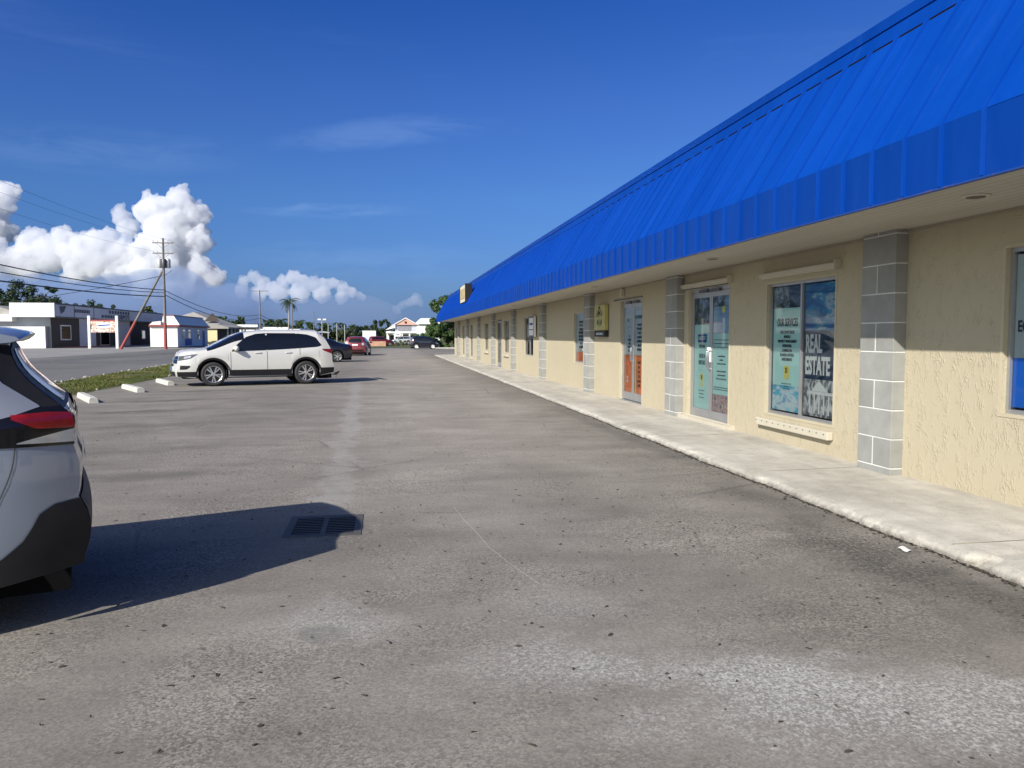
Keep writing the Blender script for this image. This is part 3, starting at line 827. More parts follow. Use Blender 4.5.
pys = [7.45 + 6.17 * k for k in range(9)] + [7.52 - 6.17, 7.52 - 12.34, 7.52-18.51]
for i, py in enumerate(pys):
    p = pil0 if i == 0 else copy_tree(pil0, shop)
    p.location = (0, py - 10.0, 0)

# soffit of narrow boards, its far trim, round downlights
t = NT('soffit_boards')
yv = t.xyz(t.pos())
gx = t.math('ABSOLUTE', t.math('SUBTRACT', t.math('FRACT', t.math('MULTIPLY', yv[0], 1/0.105)), 0.5))
gr = t.range(gx, 0.40, 0.47)
c = t.mix(t.range(t.noise(0.9, 5, 0.6, t.mapping(scale=(3, .3, 1), vec=t.pos())), .35, .65), (0.37, 0.35, 0.295), (0.43, 0.41, 0.35))
t.set(col=t.mix(t.math('MULTIPLY', gr, .6), c, (0.20, 0.18, 0.145)), rough=.6, normal=t.bump(t.math('SUBTRACT', 1.0, gr), .5, .006))
m = MB().quad((XF+.02, BY0, ZS), (XF+.02, BY1+.3, ZS), (WX, BY1+.3, ZS), (WX, BY0, ZS))
soffit = sb_(m, 'soffit', t.m)
sb_(MB().box(WX-.025, WX-.003, BY0, BY1, ZS-.028, ZS-.002), 'trim', simple('brown_trim', (0.30, 0.25, 0.19), .7), soffit)  # brown strip where the boards meet the wall
dl = MB().lathe([(.075, ZS-.012), (.105, ZS-.010), (.11, ZS-.002)], 24, 'z', (0, 0, 0))
def sub_build(mb, name, mat, parent):
    return mb.build(name, mat, parent, 40)
for i, y in enumerate([5.6, 10.64, 17.0, 22.8, 28.0, 33.8, 39.8, 46, 52, 58, -1, -7]):
    if i == 0:
        d0 = dl.build('downlight', simple('downlight_ring', (0.45, 0.41, 0.35), .4), shop, 40); d0.location = (4.57 - WX, y - 10, 0)
        MB().lathe([(.07, ZS-.016), (.07, ZS-.013)], 24).build('diffuser', simple('downlight_glass', (0.07, .065, .06), .3), d0)
    else:
        dd = copy_tree(d0, shop); dd.location = (4.57 - WX, y - 10, 0)

# roof: fascia panels, steep standing-seam slope, coping
def blue_metal(name, k, streak=True):
    t = NT(name)
    n = t.noise(1.0, 5, .6, t.mapping(scale=(1, 2.2, .35), vec=t.pos()))
    tone = t.node('ShaderNodeNewGeometry').outputs['Random Per Island']
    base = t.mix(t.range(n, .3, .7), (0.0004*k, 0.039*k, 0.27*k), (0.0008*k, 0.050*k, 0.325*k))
    base = t.mix(1.0, base, t.range(tone, 0, 1, .95, 1.04), 'MULTIPLY')
    base = t.mix(t.math('MULTIPLY', t.range(t.noise(2.2, 5, .65, t.mapping(scale=(1, 3, .3), vec=t.pos())), .58, .75), .03), base, (0.12, 0.24, 0.45))
    t.set(col=base, rough=t.range(n, .3, .7, .42, .56), spec=.14, normal=t.bump(t.noise(1.3, 3, .5, t.mapping(scale=(1, 2.4, .5), vec=t.pos())), .25, .03))
    return t.m
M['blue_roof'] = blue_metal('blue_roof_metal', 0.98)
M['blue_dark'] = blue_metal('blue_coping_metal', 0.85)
SP = 0.411
seams = []
y = 4.81
while y > BY0: y -= SP
y += SP
while y < BY1 + .3: seams.append(y); y += SP
Y1 = BY1 + .35
edges = [BY0] + seams + [Y1]
fm, rm, cm = MB(), MB(), MB()
for a, b in zip(edges[:-1], edges[1:]):
    j = random.uniform(-.002, .002)
    fm.box(XF + j, XF + .018, a, b, ZF0, ZF1)
    rm.add([(XF - .001, a, ZF1 + .0008), (XF - .001, b, ZF1 + .0008), (XF + .012, b, ZF1 + .03), (XF + .012, a, ZF1 + .03), (XT + j, b, ZT), (XT + j, a, ZT)], [(0, 1, 2, 3), (3, 2, 4, 5)])
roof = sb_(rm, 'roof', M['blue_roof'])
M['blue_fascia_shaded'] = blue_metal('blue_fascia_metal_shaded', 0.78)  # roof blue darkened to stand for weaker light on the fascia
fascia = sb_(fm, 'fascia', M['blue_fascia_shaded'], roof)
# standing seams on slope and fascia
sm = MB()
d = Vector((XT - XF - .01, 0, ZT - ZF1 - .035)).normalized(); nrm = Vector((-d.z, 0, d.x))
for y in seams:
    A = Vector((XF + .005, y, ZF1 + .03)); B = Vector((XT + .01, y, ZT + .02))
    h = .028; w = .011
    sm.prism([(XF - .027, ZF0 + .004), (XF - .027, ZF1 + .002), (B.x + nrm.x*h, B.z + nrm.z*h), (B.x, B.z), (XF + .012, ZF1 + .02), (XF - .0004, ZF1 - .004), (XF - .0004, ZF0 + .004)], y - w*.95, y + w*.95)
    continue
    sm.add([A + Vector((0, -w, 0)), A + Vector((0, w, 0)), B + Vector((0, w, 0)), B + Vector((0, -w, 0)),
            A + nrm*h + Vector((0, -w*.7, 0)), A + nrm*h + Vector((0, w*.7, 0)), B + nrm*h + Vector((0, w*.7, 0)), B + nrm*h + Vector((0, -w*.7, 0))],
           [(4, 5, 6, 7), (0, 4, 7, 3), (1, 2, 6, 5), (0, 1, 5, 4), (3, 7, 6, 2)])
    sm.box(XF - .020, XF - .0005, y - .012, y + .012, ZF0 + .004, ZF1 - .006)
sb_(sm, 'seam', M['blue_roof'], roof)
# coping: black strip standing for the shade in the gap, then a sloping strip and a capping roll
sb_(MB().box(XT + .02, XT + .05, BY0, Y1, ZT - .12, ZT + .03), 'gap', M['dark_void'], roof)
cp = MB()
prof = [(XT + .055, ZT + .012), (XT + .15, ZT + .235), (XT + .135, ZT + .24), (XT + .135, ZT + .345), (XT + .42, ZT + .36), (XT + .42, ZT - .3), (XT + .055, ZT - .3)]
yy = BY0
while yy < Y1:
    y2 = min(yy + 3.05, Y1); cp.prism(prof, yy, y2 - .004); yy = y2
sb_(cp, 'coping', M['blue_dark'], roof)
# gable ends and roof deck behind
m = MB()
for y in (BY0, Y1):
    m.add([(XF, y, ZF0), (XF, y, ZF1), (XT, y, ZT), (XT + .42, y, ZT), (XT + .42, y, ZF0)], [(0, 1, 2, 3, 4)])
m.quad((XT + .42, BY0, 3.9), (18.4, BY0, 3.9), (18.4, Y1, 3.9), (XT + .42, Y1, 3.9))
m.box(WX + .02, 18.4, BY0, Y1, 2.96, 3.85)
sb_(m, 'roof_deck', M['blue_dark'], roof)
# drip edge under the fascia, a little rusted
t = NT('drip_edge'); t.set(col=t.ramp(t.noise(3, 5, .7), [(.55, (0.004, 0.04, 0.22)), (.68, (0.10, 0.055, 0.03))]), rough=.6)
sb_(MB().box(XF - .022, XF + .022, BY0, Y1, ZF0 - .014, ZF0 - .001), 'drip_edge', t.m, roof)

# ---- signs on the building (separate things)
def wall_sign(name, label, y0, y1, z0, z1, x=WX):
    s = thing(name, label, 'sign', (x, (y0+y1)/2, z0))
    return s, (y1-y0)/2, z1-z0
s, hw, hh = wall_sign('shop_sign', 'yellow sign box with black lettering between the orange door and a grey pillar', 18.47, 19.40, 1.53, 2.31)
MB().bbox(-.115, -.012, -hw, hw, .16, hh, .012).build('panel', simple('sign_yellow', (0.38, 0.345, 0.11), .5, var=.06), s)
MB().bbox(-.112, -.012, -hw, hw, 0, .155, .012).build('panel', M['ink_black'], s)
MB().box(-.011, -.001, -hw+.05, hw-.05, .05, hh-.05).build('bracket', M['alu_dark'], s)
m = MB()
for i, (yy, zz, a_, b_) in enumerate([(-.26, .50, .05, .14), (-.10, .48, .05, .17), (.04, .50, .06, .13), (.18, .47, .05, .17), (-.22, .30, .04, .15), (-.12, .27, .035, .13), (.0, .25, .045, .19), (.14, .29, .06, .12)]):
    m.box(-.119, -.116, yy, yy + a_, zz, zz + b_); m.box(-.1185, -.116, yy - .02, yy + a_ + .025, zz + b_*.4, zz + b_*.55)
m.build('lettering', M['ink_black'], s)
MB().lathe([(.05, -.119), (.10, -.119), (.10, -.117), (.05, -.117)], 20, 'x', (0, 0, .655), True).build('emblem', M['ink_black'], s)
m = MB()
for yy in (-.3, -.18, -.05, .08, .2): m.box(-.115, -.1125, yy, yy + .08, .05, .10)
m.build('print', M['vinyl_grey'], s)

s, hw, hh = wall_sign('projecting_sign', 'white framed sign with blue print hung beside the fifth window from the camera', 27.55, 28.55, 1.52, 2.25, WX - .03)
MB().bbox(-.10, -.02, -hw, hw, 0, hh, .012).build('panel', M['ink_white'], s)
m = MB()
m.box(-.108, -.101, -hw, -hw+.05, 0, hh); m.box(-.108, -.101, hw-.05, hw, 0, hh); m.box(-.107, -.101, -hw+.05, hw-.05, hh-.05, hh); m.box(-.107, -.101, -hw+.05, hw-.05, 0, .05); m.box(-.107, -.101, -hw+.05, hw-.05, .24, .27)
m.build('frame', M['alu_dark'], s)
MB().box(-.104, -.101, -.32, .32, .42, .50).build('print', M['ink_blue'], s)
MB().box(-.019, .029, -.3, .3, .2, .5).build('bracket', M['alu_dark'], s)

# small box sign standing on the blue slope near the far end
s = thing('roof_sign', 'small cream box sign fixed on the blue roof slope near its far end', 'sign', (4.30, 41.3, 3.18))
MB().bbox(-.28, .05, -1.35, 1.35, .12, .98, .02).build('panel', simple('sign_cream', (.60, .56, .42), .5), s)
MB().box(-.30, -.285, -1.0, 1.0, .3, .8).build('print', simple('sign_tan', (.42, .33, .14), .5, var=.3, vscale=6), s)
for (p, q) in ((-1.42, -1.352), (1.352, 1.42)): MB().bbox(-.30, .07, p, q, .08, 1.02, .01).build('end_cap', M['black_plastic'], s)
for (yy, zz, xe) in ((-1.0, .2, .3), (1.0, .2, .3), (0, .7, .55)): MB().tube([(.06, yy, zz), (xe, yy, zz)], .03, 6).build('bracket', M['black_plastic'], s)

# ================================================================== CARS
def interp(pts, x):
    if x <= pts[0][0]: return pts[0][1]
    for (a, b), (c, d) in zip(pts[:-1], pts[1:]):
        if x <= c:
            return b + (d - b) * (x - a) / max(1e-9, c - a)
    return pts[-1][1]
def smooth_pts(pts, it=2):
    """Chaikin corner cutting keeps the end points"""
    for _ in range(it):
        q = [pts[0]]
        for (a, b), (c, d) in zip(pts[:-1], pts[1:]):
            q.append((a*.75 + c*.25, b*.75 + d*.25)); q.append((a*.25 + c*.75, b*.25 + d*.75))
        q.append(pts[-1]); pts = q
    return pts
def sstep(a, b, x):
    t = max(0.0, min(1.0, (x - a) / (b - a))); return t*t*(3 - 2*t)

class Car:
    def __init__(c, L, W, top, belt, sill, wr, wf, rw, rear, front, k=0.30, arch=0.07, bz=0.6, bulge=1.0, rplan=.10, fplan=.14, rc=.10, fc=.20):
        c.L, c.W, c.sill, c.wr, c.wf, c.rw = L, W, sill, wr, wf, rw
        c.top = smooth_pts(top); c.belt = smooth_pts(belt, 1)
        c.rear = smooth_pts(rear, 1); c.front = smooth_pts(front, 1)
        c.k = k; c.ra = rw + arch; c.bz = bz; c.rplan, c.fplan, c.rc, c.fc = rplan, fplan, rc, fc
    def wb(c, x):
        p = 1.0
        if x < .55: p -= c.rplan * ((.55 - x)/.55)**2.2
        if x > c.L - .75: p -= c.fplan * ((x - c.L + .75)/.75)**2.2
        return c.W/2 * p
    def zl(c, x):
        z = c.sill
        if x < .5: z += .06 * ((.5 - x)/.5)
        if x > c.L - .6: z += .04 * ((x - c.L + .6)/.6)
        for xc in (c.wr, c.wf):
            d = abs(x - xc)
            if d < c.ra: z = max(z, c.rw + math.sqrt(max(0, c.ra**2 - d*d)))
        return z
    def zt(c, x): return interp(c.top, x)
    def zb(c, x): return min(interp(c.belt, x), c.zt(x) - .02)
    def low_y(c, x, t): return c.wb(x) * (.945 + .055 * math.sin(math.pi * (.12 + .72*t)))
    def up(c, x, th):
        zb, zt = c.zb(x), c.zt(x); n = 2.3 + 3.2 * min(1, max(0, (zt - zb) / .5))
        s = max(0., math.sin(th)) ** (2/n); q = max(0., math.cos(th)) ** (2/n)
        z = zb + (zt - zb) * s
        return (c.low_y(x, 1) - c.k * (z - zb)) * q, z
    def warp(c, x, y, z):
        hw = c.W/2
        if x < c.bz: 
            b = 1 - sstep(0, c.bz, x); x2 = x + b * (interp(c.rear, z) + c.rc * (abs(y)/hw)**2.6)
        elif x > c.L - c.bz:
            b = sstep(c.L - c.bz, c.L, x); x2 = x - b * (interp(c.front, z) + c.fc * (abs(y)/hw)**2.6)
        else: x2 = x
        return Vector((x2 - c.L/2, y, z))
    def side_y(c, x, z):
        zb, zt, zl = c.zb(x), c.zt(x), c.zl(x)
        if z <= zb: return c.low_y(x, max(0, (z - zl) / max(.05, zb - zl)))
        n = 2.3 + 3.2 * min(1, max(0, (zt - zb) / .5)); s = min(.9999, (z - zb) / (zt - zb))
        return (c.low_y(x, 1) - c.k * (z - zb)) * (1 - s**n) ** (1/n)
    def stations(c):
        xs = set()
        n = 84
        for i in range(n + 1): xs.add(round(c.L * i / n, 4))
        for v in (.02, .05, .1): xs.add(v); xs.add(c.L - v)
        for xc in (c.wr, c.wf):
            for i in range(-12, 13): xs.add(round(xc + c.ra * math.sin(i/12 * math.pi/2), 4))
            for s in (-1, 1): xs.add(round(xc + s * (c.ra + .004), 4))
        return sorted(x for x in xs if 0 <= x <= c.L)
    def body(c):
        m = MB(); NL, NU = 9, 12; N = NL + NU + 1
        xs = c.stations()
        for x in xs:
            pts = []
            zl, zb = c.zl(x), c.zb(x)
            for i in range(NL):
                t = i / NL; pts.append((c.low_y(x, t), zl + (zb - zl) * t))
            for i in range(NU + 1):
                pts.append(c.up(x, math.pi/2 * i / NU))
            pts[-1] = (0.0, c.zt(x))
            for s in (1, -1):
                for (y, z) in pts: m.v.append(tuple(c.warp(x, s * y, z)))
        n2 = 2 * N
        for i in range(len(xs) - 1):
            for s in (0, 1):
                for j in range(N - 1):
                    a = i*n2 + s*N + j; b = a + 1
                    m.f.append((a, b, b + n2, a + n2) if s else (a, a + n2, b + n2, b))
        for i in (0, len(xs) - 1):          # domed end caps
            x = xs[i]; K = 12; base = len(m.v); pts = []
            zl, zb = c.zl(x), c.zb(x)
            for q in range(NL): pts.append((c.low_y(x, q/NL), zl + (zb - zl)*q/NL))
            for q in range(NU + 1): pts.append(c.up(x, math.pi/2*q/NU))
            pts[-1] = (0.0, c.zt(x))
            for (yy, zz) in pts:
                for k in range(K + 1): m.v.append(tuple(c.warp(x, yy*(1 - 2*k/K), zz)))
            for j in range(N - 1):
                for k in range(K):
                    a = base + j*(K+1) + k; m.f.append((a, a+1, a+K+2, a+K+1))
        return m
    # ---- patches lying on the body skin
    def side_patch(c, s, x0, x1, lo, hi, nx=16, nz=6, off=.005):
        m = MB()
        for i in range(nx + 1):
            x = x0 + (x1 - x0) * i / nx
            a = interp(lo, x) if isinstance(lo, list) else lo; b = interp(hi, x) if isinstance(hi, list) else hi
            for j in range(nz + 1):
                z = a + (b - a) * j / nz
                y = c.side_y(x, z) + off
                p = c.warp(x, y, z)
                if x < .3: p.x -= off * (1 - x/.3)
                if x > c.L - .3: p.x += off
                m.v.append((p.x, s * p.y, p.z))
        for i in range(nx):
            for j in range(nz):
                a = i*(nz+1) + j; m.f.append((a, a+1, a+nz+2, a+nz+1))
        return m
    def ring(c, s, xc, r0, r1, a0=-12, a1=192, off=.008):
        m = MB(); n = 30
        for i in range(n + 1):
            a = R(a0 + (a1 - a0) * i / n)
            for r in (r0, (r0 + r1)/2, r1):
                x = xc + r * math.cos(a); z = c.rw + r * math.sin(a)
                zz = max(z, c.zl(x) + .002)
                m.v.append((*(Vector((1, 1, 1)) * 0), )) if False else None
                y = c.side_y(x, max(zz, c.zl(x))) + off
                p = c.warp(x, y, z); m.v.append((p.x, s * p.y, z))
        for i in range(n):
            for j in range(2):
                a = i*3 + j; m.f.append((a, a+1, a+4, a+3))
        return m
    def end_patch(c, front, y0, y1, lo, hi, ny=10, nz=5, off=.006):
        m = MB(); x = c.L if front else 0.0
        for i in range(ny + 1):
            y = y0 + (y1 - y0) * i / ny
            a = interp(lo, abs(y)) if isinstance(lo, list) else lo; b = interp(hi, abs(y)) if isinstance(hi, list) else hi
            for j in range(nz + 1):
                z = a + (b - a) * j / nz
                p = c.warp(x, y * c.side_y(x, z) / (c.W/2), z); p.x += off if front else -off; m.v.append(tuple(p))
        for i in range(ny):
            for j in range(nz):
                a = i*(nz+1) + j; m.f.append((a, a+1, a+nz+2, a+nz+1))
        return m
    def top_patch(c, x0, x1, f0, f1, nx=10, ny=12, off=.006, th=30):
        """screen glass on the sloping top skin; f = share of the half width at each end"""
        m = MB()
        for i in range(nx + 1):
            x = x0 + (x1 - x0) * i / nx; f = f0 + (f1 - f0) * i / nx
            ymax = c.up(x, R(th))[0]
            for j in range(-ny, ny + 1):
                y = ymax * f * j / ny
                lo_, hi_ = 0., math.pi/2
                for _ in range(26):
                    md = (lo_ + hi_)/2
                    if c.up(x, md)[0] > abs(y): lo_ = md
                    else: hi_ = md
                z = c.up(x, lo_)[1] if abs(y) > 1e-6 else c.zt(x)
                sl = (c.zt(x + .02) - c.zt(x - .02)) / .04; nv = Vector((-sl, 0, 1)).normalized()
                p = c.warp(x, y, z) + nv * off; m.v.append(tuple(p))
        w = 2*ny + 1
        for i in range(nx):
            for j in range(w - 1):
                a = i*w + j; m.f.append((a, a+1, a+w+1, a+w))
        return m

def add_wheels(c, root, spokes=5, tw=.215, twin=True):
    rw = c.rw; rr = rw * .70
    first = None
    for xc in (c.wr, c.wf):
        for s in (-1, 1):
            if first is None:
                prof = [(rr, -tw/2), (rr + .03, -tw/2 - .002), (rw - .05, -tw/2 - .006), (rw - .012, -tw/2 + .02), (rw, -tw/2 + .05), (rw, tw/2 - .05), (rw - .012, tw/2 - .02), (rw - .05, tw/2 + .006), (rr + .03, tw/2 + .002), (rr, tw/2)]
                wh = MB().lathe(prof, 40, 'y', close=True).build('wheel', M['rubber'], root, 40)
                MB().lathe([(rr + .002, -tw/2 + .004), (rr + .002, -tw/2 + .016), (rr - .02, -tw/2 + .03), (rr - .03, tw/2 - .02), (rr + .002, tw/2 - .01)], 36, 'y', close=True).build('rim', M['rim'], wh, 40)
                MB().lathe([(.001, -tw/2 + .09), (rr - .01, -tw/2 + .10)], 30, 'y').build('brake_disc', M['rim_dark'], wh, 40)
                m = MB()
                for q in range(spokes):
                    for dl_ in ((-.13, .13) if twin else (0,)):
                        a = 2*math.pi*q/spokes + math.pi/2
                        a1 = a + dl_*.9; a2 = a + dl_*1.5
                        u1 = Vector((math.cos(a1), 0, math.sin(a1))); u2 = Vector((math.cos(a2), 0, math.sin(a2)))
                        w1 = Vector((-math.sin(a), 0, math.cos(a))) * (.016 if twin else .03); w2 = w1 * 1.35
                        A = u1 * .045; B = u2 * (rr - .006); ya, yb, yc = -tw/2 + .012, -tw/2 + .020, -tw/2 + .06
                        vs = []
                        for P, w, yy in ((A, w1, ya), (B, w2, yb)):
                            for sg in (-1, 1):
                                vs.append((P + w*sg) + Vector((0, yy, 0)))
                            for sg in (-1, 1):
                                vs.append((P + w*sg) + Vector((0, yc, 0)))
                        m.add(vs, [(0, 1, 5, 4), (0, 4, 6, 2), (1, 3, 7, 5), (2, 6, 7, 3), (4, 5, 7, 6)])
                m.lathe([(.001, -tw/2 + .004), (.05, -tw/2 + .008), (.065, -tw/2 + .03), (.065, -tw/2 + .07)], 18, 'y')
                m.build('spokes', M['rim'], wh, 30)
                first = wh; w = wh
            else:
                w = copy_tree(first, root)
            y = c.W/2 - tw/2 - .025
            w.location = (xc - c.L/2, s * y, rw)
            w.rotation_euler = (0, random.uniform(0, 1.2), 0 if s < 0 else math.pi)

def underbody_sun_block(c, root):
    m = MB().box(-c.L/2 + .25, c.L/2 - .3, -c.W/2 + .27, c.W/2 - .27, c.sill - .03, c.zb(c.L/2) - .15)
    for xc in (c.wr, c.wf):
        pass
    m.box(c.wr + c.ra + .02 - c.L/2, c.wf - c.ra - .02 - c.L/2, -c.W/2 + .10, c.W/2 - .10, c.sill + .01, c.sill + .22)
    m.box(-c.L/2 + .20, -c.L/2 + c.wr - c.ra - .03, -c.W/2 + .30, c.W/2 - .30, c.sill - .11, c.sill + .25)  # low rear box added to block sun slipping under the tail
    m.box(-c.L/2 + c.wf + c.ra + .03, c.L/2 - .35, -c.W/2 + .25, c.W/2 - .25, c.sill - .02, c.sill + .25)
    m.box(-c.L/2 + .11, -c.L/2 + .55, -c.W/2 + .24, c.W/2 - .24, c.sill - .10, c.sill + .16)  # second box added to close the lit streak below the bumper
    m.build('underbody_sun_block', M['dark_void'], root)  # near-black so the added boxes read as shade

def place_car(root, x, y, a, c=None):
    """heading a: degrees the nose is turned from -X towards -Y"""
    root.location = (x, y, 0); root.rotation_euler = (0, 0, R(180 + a))

def both(c, root, name, mat, fn, parent=None, smooth=60):
    for s in (1, -1):
        fn(s).build(name, mat, parent or root, smooth)

# ---- white three-row SUV
c = Car(4.95, 1.97,
        top=[(0, 1.60), (.10, 1.705), (.6, 1.755), (1.3, 1.76), (2.2, 1.75), (2.85, 1.69), (3.2, 1.56), (3.7, 1.29), (3.9, 1.195), (4.08, 1.165), (4.5, 1.14), (4.8, 1.10), (4.95, 1.03)],
        belt=[(0, 1.20), (.8, 1.13), (2.0, 1.075), (3.5, 1.04), (4.1, 1.01), (4.95, .74)],
        sill=.27, wr=.97, wf=3.79, rw=.372,
        rear=[(.25, .06), (.45, .0), (.62, .0), (.72, .05), (.95, .055), (1.15, .10), (1.3, .18), (1.5, .30), (1.62, .37), (1.8, .40)],
        front=[(.2, .10), (.4, .0), (.6, .02), (.8, .05), (1.0, .16)], k=.30, arch=.075, bz=.7, fplan=.10, fc=.16, rplan=.07, rc=.08)
suv = thing('parked_suv', 'white three row suv parked nose to the verge, tinted glass and silver wheels', 'car')
bd = c.body().build('body', M['paint_white'], suv, 38)
underbody_sun_block(c, suv); add_wheels(c, suv, 5)
blo = [(0.4, 1.21), (.75, 1.175), (2.0, 1.11), (3.05, 1.075)]
both(c, suv, 'pillar_trim', M['gloss_black'], lambda s: c.side_patch(s, 1.0, 2.5, [(1.0, 1.17), (2.5, 1.10)], [(1.0, 1.575), (1.24, 1.628), (2.2, 1.634), (2.45, 1.612)], 14, 6, .003))
both(c, suv, 'window', M['car_glass'], lambda s: c.side_patch(s, .36, 1.22, [(.36, 1.25), (.6, 1.20), (1.22, 1.155)], [(.36, 1.27), (.62, 1.50), (.9, 1.60), (1.22, 1.635)], 14, 8))
both(c, suv, 'window', M['car_glass'], lambda s: c.side_patch(s, 1.27, 2.16, [(1.27, 1.152), (2.16, 1.105)], [(1.27, 1.64), (2.16, 1.645)], 12, 8))
both(c, suv, 'window', M['car_glass'], lambda s: c.side_patch(s, 2.21, 3.24, [(2.21, 1.102), (3.24, 1.07)], [(2.21, 1.642), (2.5, 1.62), (2.8, 1.52), (3.06, 1.31), (3.24, 1.10)], 14, 8))
c.top_patch(2.86, 3.96, .99, 1.0, 14, 16, .006, 13).build('windscreen', M['car_glass'], suv, 60)
c.end_patch(False, -.66, .66, 1.20, 1.56, 10, 6, .012).build('rear_window', M['car_glass'], suv, 60)
# black lower cladding, arches, seams
def cladding(c, root, mat, z1, w=.065):
    both(c, root, 'arch_trim', mat, lambda s: c.ring(s, c.wr, c.ra - .004, c.ra + w)); both(c, root, 'arch_trim', mat, lambda s: c.ring(s, c.wf, c.ra - .004, c.ra + w))
    both(c, root, 'sill_trim', mat, lambda s: c.side_patch(s, c.wr + c.ra + .03, c.wf - c.ra - .03, c.sill + .002, z1, 16, 4, .010))
    both(c, root, 'rear_valance', mat, lambda s: c.side_patch(s, 0.0, c.wr - c.ra - .03, [(0, .37), (.5, c.sill + .01)], z1 + .03, 12, 4, .009))
    both(c, root, 'front_valance', mat, lambda s: c.side_patch(s, c.wf + c.ra + .03, c.L, [(c.wf, c.sill + .003), (c.L, c.sill + .045)], z1 - .04, 12, 4, .009))
    c.end_patch(False, -.82, .82, .385, z1 + .03, 10, 4, .010).build('rear_valance', mat, root, 60)
    c.end_patch(True, -.80, .80, .32, z1 - .04, 10, 4, .010).build('front_valance', mat, root, 60)
cladding(c, suv, M['black_plastic'], .50)
def seams_(c, root, xs, z0, mat, tops):
    for x, zt in zip(xs, tops): both(c, root, 'door_gap', mat, lambda s: c.side_patch(s, x - .006, x + .006, z0, zt, 1, 10, .004))
M['gap_line'] = flat('panel_gap', (0.06, 0.06, 0.06))
seams_(c, suv, [2.185, 3.28], .50, M['gap_line'], [1.10, 1.06])
both(c, suv, 'door_gap', M['gap_line'], lambda s: c.side_patch(s, 1.16, 1.172, .95, 1.15, 1, 6, .004))
for hx in (1.42, 2.36):
    both(c, suv, 'handle', M['paint_white'], lambda s: MB().bbox(hx - c.L/2, hx + .20 - c.L/2, s*(c.side_y(hx, 1.02) + .006) - .018, s*(c.side_y(hx, 1.02) + .006) + .018, 1.005, 1.04, .008))
both(c, suv, 'headlight', M['head_lens'], lambda s: c.side_patch(s, 4.24, 4.95, [(4.24, .985), (4.5, .865), (4.95, .80)], [(4.24, .995), (4.5, .99), (4.95, .935)], 12, 4, .007))
both(c, suv, 'headlight_lamp', M['clear_lens'], lambda s: c.side_patch(s, 4.50, 4.80, [(4.50, .90), (4.80, .855)], [(4.50, .955), (4.80, .925)], 8, 3, .010))
c.end_patch(True, -.93, .93, .71, .935, 12, 4, .008).build('grille', M['gloss_black'], suv, 60)
c.end_patch(True, -.90, .90, .82, .85, 12, 2, .013).build('grille_bar', M['chrome'], suv, 60)
c.end_patch(True, -.12, .12, .77, .87, 4, 3, .016).build('emblem', M['chrome'], suv, 60)
c.end_patch(True, -.55, .55, .62, .70, 10, 3, .008).build('air_intake', M['black_plastic'], suv, 60)
c.end_patch(True, -.26, .26, .49, .61, 6, 3, .014).build('number_plate', M['plate_blue'], suv, 60)
both(c, suv, 'fog_light', M['black_plastic'], lambda s: c.side_patch(s, 4.52, 4.88, [(4.52, .61), (4.66, .535), (4.88, .53)], [(4.52, .645), (4.88, .655)], 8, 3, .008))
both(c, suv, 'taillight', M['red_lens'], lambda s: c.side_patch(s, .0, .36, [(0, .98), (.36, 1.10)], [(0, 1.13), (.36, 1.135)], 10, 4, .008))
both(c, suv, 'mirror', M['paint_white'], lambda s: MB().lathe([(.001, -.13), (.06, -.12), (.088, -.04), (.085, .05), (.05, .12), (.001, .13)], 14, 'y', (3.12 - c.L/2, s*1.06, 1.165)))
both(c, suv, 'mirror_arm', M['black_plastic'], lambda s: MB().box(3.10 - c.L/2, 3.18 - c.L/2, min(s*.88, s*1.0), max(s*.88, s*1.0), 1.09, 1.13))
both(c, suv, 'running_board', M['alu_dark'], lambda s: MB().tube([(1.55 - c.L/2, s*.93, .30), (1.7 - c.L/2, s*1.0, .285), (3.2 - c.L/2, s*1.0, .285), (3.35 - c.L/2, s*.93, .30)], .032, 8))
both(c, suv, 'mud_flap', M['black_plastic'], lambda s: MB().box(.60 - c.L/2, .625 - c.L/2, s*.84 - .10, s*.84 + .10, .20, .50))
both(c, suv, 'mud_flap', M['black_plastic'], lambda s: MB().box(3.40 - c.L/2, 3.425 - c.L/2, s*.86 - .10, s*.86 + .10, .20, .50))
c.end_patch(False, -.5, .5, 1.585, 1.60, 4, 2, -.05)
m = MB().prism([(.30 - c.L/2, 1.705), (.12 - c.L/2, 1.665), (.14 - c.L/2, 1.64), (.36 - c.L/2, 1.66)], -.66, .66); m.build('spoiler', M['paint_white'], suv, 30)
a = R(17); rwx, rwy = -2.52, 26.25     # near-side rear wheel contact
h = Vector((-math.cos(a), -math.sin(a))); nr = Vector((math.sin(a), -math.cos(a)))
p = Vector((rwx, rwy)) + h * (c.L/2 - c.wr) - nr * (c.W/2 - .03)
place_car(suv, p.x, p.y, 17)

# ---- silver crossover at the left edge: only its tail is in the picture
c = Car(4.43, 1.84,
        top=[(0, 1.52), (.08, 1.555), (.3, 1.60), (.9, 1.635), (1.8, 1.645), (2.3, 1.60), (2.7, 1.44), (3.1, 1.17), (3.3, 1.075), (3.9, .99), (4.25, .88), (4.43, .74)],
        belt=[(0, 1.16), (.8, 1.06), (2.0, 1.0), (3.1, .96), (4.43, .64)],
        sill=.26, wr=.93, wf=3.58, rw=.345,
        rear=[(.36, .035), (.44, .005), (.50, .0), (.60, .0), (.66, .035), (.70, .045), (.80, .028), (.88, .03), (.95, .05), (.985, .062), (1.13, .06), (1.18, .115), (1.24, .19), (1.35, .305), (1.47, .365), (1.56, .385)],
        front=[(.2, .10), (.4, .0), (.6, .03), (.75, .08)], k=.58, arch=.07, bz=.62, rplan=.14, rc=.03)
sil = thing('parked_crossover', 'silver crossover in the near foreground, only its tail with red lamp showing', 'car')
